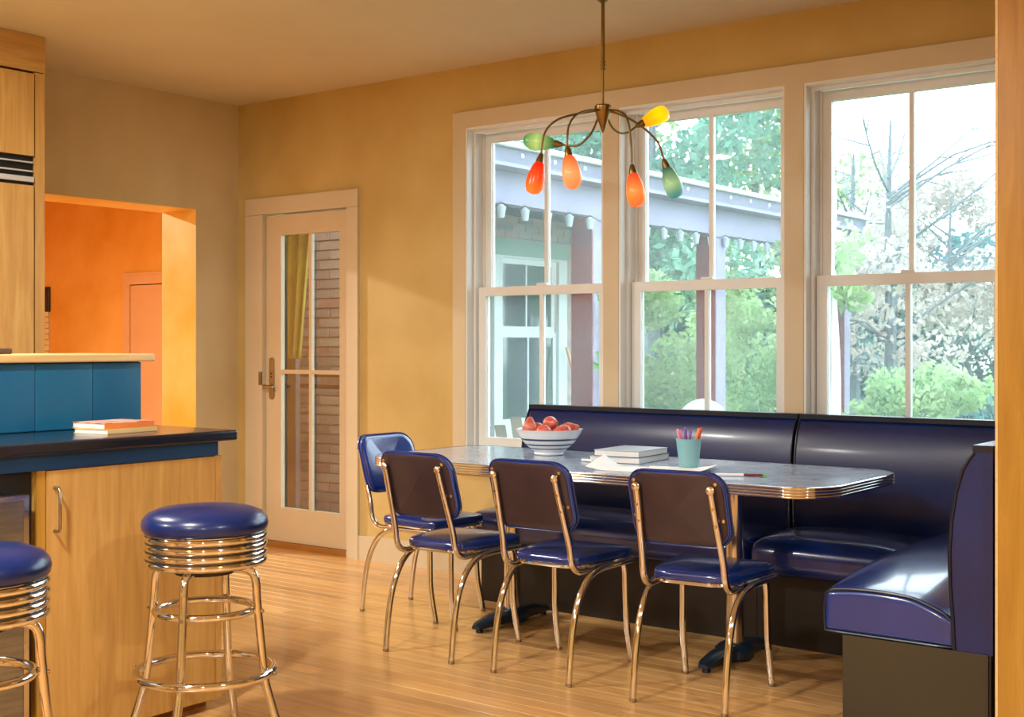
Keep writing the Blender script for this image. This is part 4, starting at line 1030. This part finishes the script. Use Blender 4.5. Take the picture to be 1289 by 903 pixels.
# what shows through the glazed door: brick pier, storm door frame, hanging cloth, rails
bp = thing('brick_pier', 'grey-brown brick pier outside the glazed door', 'brick pier', (-0.3, 1.1, -0.1))
B(-0.60, 0.10, 1.005, 1.40, -0.10, 2.56).build('mortar_core', 'mortar', bp, False, world=True)
z_ = -0.06; r_ = 0
while z_ < 2.46:
    x_ = -0.60 - (0.105 if r_ % 2 else 0)
    while x_ < 0.10:
        a, b_ = max(x_, -0.60), min(x_+0.2, 0.10)
        if b_-a > 0.03: brick_obj(round(b_-a, 3), 0.058, 0.03, bp, ((a+b_)/2, 1.002-random.uniform(0, 0.006), z_+0.029))
        x_ += 0.21
    z_ += 0.068; r_ += 1
sf = thing('storm_door', 'dark teal storm door frame standing open outside the glazed door', 'door', (-0.30, 0.60, -0.1))
B(-0.185, -0.140, 0.62, 0.66, -0.0999, 2.25).build('stile', 'storm_frame', sf, False, world=True)
B(-0.85, -0.185, 0.63, 0.65, -0.0999, 2.25).build('panel', 'black_gap', sf, False, world=True)
rl = thing('porch_railing', 'pair of dark horizontal rails outside the glazed door', 'railing', (0.1, 0.85, -0.1))
for za in (0.94, 1.02): B(-0.45, 0.12, 0.83, 0.86, za, za+0.030).build('rail', 'rail_dark', rl, False, world=True)
for xx in (-0.45, 0.10): B(xx, xx+0.03, 0.835, 0.855, -0.10, 0.94).build('baluster', 'rail_dark', rl, False, world=True)
cv = []; cf = []
for i in range(15):
    for j in range(13):
        u, v = i/14, j/12
        cv.append((-0.11+0.25*u*(1-0.55*v), 0.50+0.030*sin(u*16)+0.02*v, 2.10-0.95*v))
for i in range(14):
    for j in range(12): cf.append((i*13+j, (i+1)*13+j, (i+1)*13+j+1, i*13+j+1))
cur = MB().add(cv, cf).build('hanging_cloth', 'curtain_green', None, True, 80); md = cur.modifiers.new('t', 'SOLIDIFY'); md.thickness = 0.004
tag(cur, 'yellow-green cloth hanging outside the upper door panes', 'cloth')
MB().tube([(-0.25, 0.50, 2.11), (0.25, 0.50, 2.11)], 0.01, 8).tube([(0.25, 0.17, 2.11), (0.25, 0.50, 2.11)], 0.01, 8).build('cloth_rod', 'rail_dark', cur)

# ------------------------------------------------------------------ trees and shrubs
def leaves(center, rad, n, size, hollow=0.0, flat=1.0):
    mb = MB(); cx, cy, cz = center
    for _ in range(n):
        while True:
            p = Vector((random.uniform(-1, 1), random.uniform(-1, 1), random.uniform(-1, 1)))
            if hollow <= p.length <= 1: break
        p = Vector((cx+p.x*rad[0], cy+p.y*rad[1], cz+p.z*rad[2])); s = size*random.uniform(0.6, 1.4)
        a = Vector((random.gauss(0, 1), random.gauss(0, 1), random.gauss(0, 1)*flat)).normalized(); b = a.orthogonal().normalized()
        c = a.cross(b); th = random.uniform(0, 2*pi); u = b*cos(th)+c*sin(th); v = a.cross(u)
        o = len(mb.v); mb.v += [tuple(p-u*s), tuple(p+v*s*0.55), tuple(p+u*s), tuple(p-v*s*0.55)]; mb.f.append((o, o+1, o+2, o+3))
    return mb
def tree(name, label, cat, loc, blobs, mat, size, trunk=None, bark='bark', group=None, branches=0):
    t = thing(name, label, cat, (loc[0], loc[1], -0.5), 0, group)
    mb = MB()
    for (bx, by, bz, rx, ry, rz_, n) in blobs:
        l = leaves((loc[0]+bx, loc[1]+by, bz), (rx, ry, rz_), n, size); mb.add(l.v, l.f)
    o = mb.build('foliage', mat, t, False, world=True); o['kind'] = 'stuff'
    tr = MB()
    if trunk:
        h_, r_ = trunk
        tr.tube([(loc[0], loc[1], -0.5), (loc[0]+0.03, loc[1], -0.5+h_*0.4), (loc[0]-0.02, loc[1]+0.05, -0.5+h_*0.7), (loc[0]+0.03, loc[1], -0.5+h_)], [r_, r_*0.12], 8, smooth=4)
        for k in range(branches):
            z0 = -0.5+h_*random.uniform(0.35, 0.85); a = random.uniform(0, 2*pi); L = random.uniform(0.6, 1.5)
            p0 = Vector((loc[0], loc[1], z0)); p1 = p0+Vector((cos(a)*L*0.5, sin(a)*L*0.5, L*0.35)); p2 = p0+Vector((cos(a)*L, sin(a)*L, L*0.5+random.uniform(-0.2, 0.4)))
            tr.tube([p0, p1, p2], [r_*0.22, r_*0.06], 5, smooth=2)
            for j in range(3):
                q0 = p1.lerp(p2, random.random()); a2 = a+random.uniform(-1, 1); l2 = random.uniform(0.3, 0.8)
                tr.tube([q0, q0+Vector((cos(a2)*l2, sin(a2)*l2, random.uniform(-0.1, 0.4)))], [r_*0.10, r_*0.04], 4)
        tr.build('trunk', bark, t, True, world=True)
    return t
def rb(n, sx, sy, z0, z1, r, cnt):
    out = []
    for _ in range(n):
        rr = r*random.uniform(0.7, 1.2); out.append((random.uniform(-sx, sx), random.uniform(-sy, sy), random.uniform(z0, z1), rr, rr, rr*0.8, cnt))
    return out
P = at(820, 24); tree('leafy_tree', 'tall leafy tree rising behind the porch roof in the middle window', 'tree', (P.x, P.y), rb(30, 2.3, 1.5, 2.0, 8.0, 0.8, 250), 'leaf_mid', 0.105, (7.5, 0.20), group='trees in the garden', branches=8)
P = at(950, 26); tree('leafy_tree', 'pale leafy tree with gaps of sky beside the tall leafy tree', 'tree', (P.x, P.y), rb(28, 2.2, 1.5, 1.8, 8.0, 0.75, 210), 'leaf_pale', 0.10, (7.5, 0.18), group='trees in the garden', branches=8)
P = at(738, 26); tree('leafy_tree', 'leafy tree top above the porch roof in the window by the door', 'tree', (P.x, P.y), rb(18, 1.3, 1.3, 3.2, 7.0, 0.8, 220), 'leaf_mid', 0.14, (7, 0.2), group='trees in the garden', branches=6)
P = at(1118, 15); tree('bare_tree', 'thin bare-branched tree standing out against the white sky', 'tree', (P.x, P.y), rb(22, 1.0, 1.0, 1.0, 2.9, 0.42, 120), 'leaf_autumn', 0.045, (4.4, 0.10), group='trees in the garden', branches=20)
P = at(1072, 17); tree('bare_tree', 'bare forked tree next to the porch roof end', 'tree', (P.x, P.y), rb(14, 0.5, 0.8, 1.0, 3.0, 0.4, 110), 'leaf_autumn', 0.045, (4.3, 0.12), group='trees in the garden', branches=10)
P = at(1195, 19); tree('bare_tree', 'autumn tree with sparse pinkish leaves before the dark hedge', 'tree', (P.x, P.y), rb(30, 1.7, 1.0, 1.6, 3.7, 0.5, 220), 'leaf_autumn', 0.055, (4.0, 0.09), group='trees in the garden', branches=18)
P = at(1049, 13); tree('birch_tree', 'white birch trunk at the edge of the booth-corner window', 'tree', (P.x, P.y), rb(7, 0.35, 0.4, 1.6, 2.4, 0.3, 110), 'leaf_pale', 0.06, (3.4, 0.075), 'birch_bark', group='trees in the garden', branches=0)
for i, (px, dd, zt_, lab) in enumerate([(1075, 24, 2.3, 'dark teal conifer behind the birch trunk'), (1150, 25, 2.5, 'dark teal conifer behind the pale flowering shrub'), (1215, 23, 2.6, 'dark teal conifer behind the autumn tree'), (1290, 24, 3.0, 'dark teal conifer beside the maple cabinet edge'), (1000, 25, 2.2, 'dark teal conifer behind the pale leafy tree'), (860, 27, 2.2, 'dark teal conifer behind the middle window shrubs'), (930, 30, 2.3, 'dark teal conifer behind the far porch post')]):
    P = at(px, dd); tree('conifer', lab, 'tree', (P.x, P.y), rb(22, 1.0, 0.8, -0.3, zt_, 0.7, 320), 'leaf_teal', 0.09, (zt_+0.6, 0.12), group='conifers along the garden edge')
P = at(1135, 11); tree('shrub', 'pale green flowering shrub behind the booth corner', 'shrub', (P.x, P.y), rb(14, 0.42, 0.35, 0.0, 0.95, 0.24, 300), 'leaf_pale', 0.034, (1.2, 0.02), group='shrubs in the garden')
P = at(1236, 10.5); tree('shrub', 'slender light shrub beside the maple cabinet edge', 'shrub', (P.x, P.y), rb(9, 0.14, 0.14, 0.2, 1.05, 0.13, 60), 'leaf_pale', 0.04, (1.4, 0.012), group='shrubs in the garden')
P = at(838, 15); tree('shrub', 'light green leafy shrub beside the middle porch post', 'shrub', (P.x, P.y), rb(26, 0.62, 0.5, 0.1, 1.95, 0.33, 260), 'leaf_pale', 0.042, (1.9, 0.03), group='shrubs in the garden')
P = at(945, 17); tree('shrub', 'bright bushy shrub to the garden side of the middle porch post', 'shrub', (P.x, P.y), rb(26, 0.65, 0.5, 0.0, 2.0, 0.36, 260), 'leaf_pale', 0.042, (1.9, 0.03), group='shrubs in the garden')
P = at(770, 15.5); tree('shrub', 'green shrub beside the vine-covered porch post', 'shrub', (P.x, P.y), rb(12, 0.35, 0.4, 0.0, 1.8, 0.30, 170), 'leaf_mid', 0.055, (1.9, 0.03), group='shrubs in the garden')
P = at(1180, 14); gt = leaves((P.x, P.y, -0.1), (4.5, 1.5, 0.45), 5000, 0.07).build('tall_grass', 'leaf_pale', None, False); tag(gt, 'tall pale grass along the garden edge', 'grass', kind='stuff')
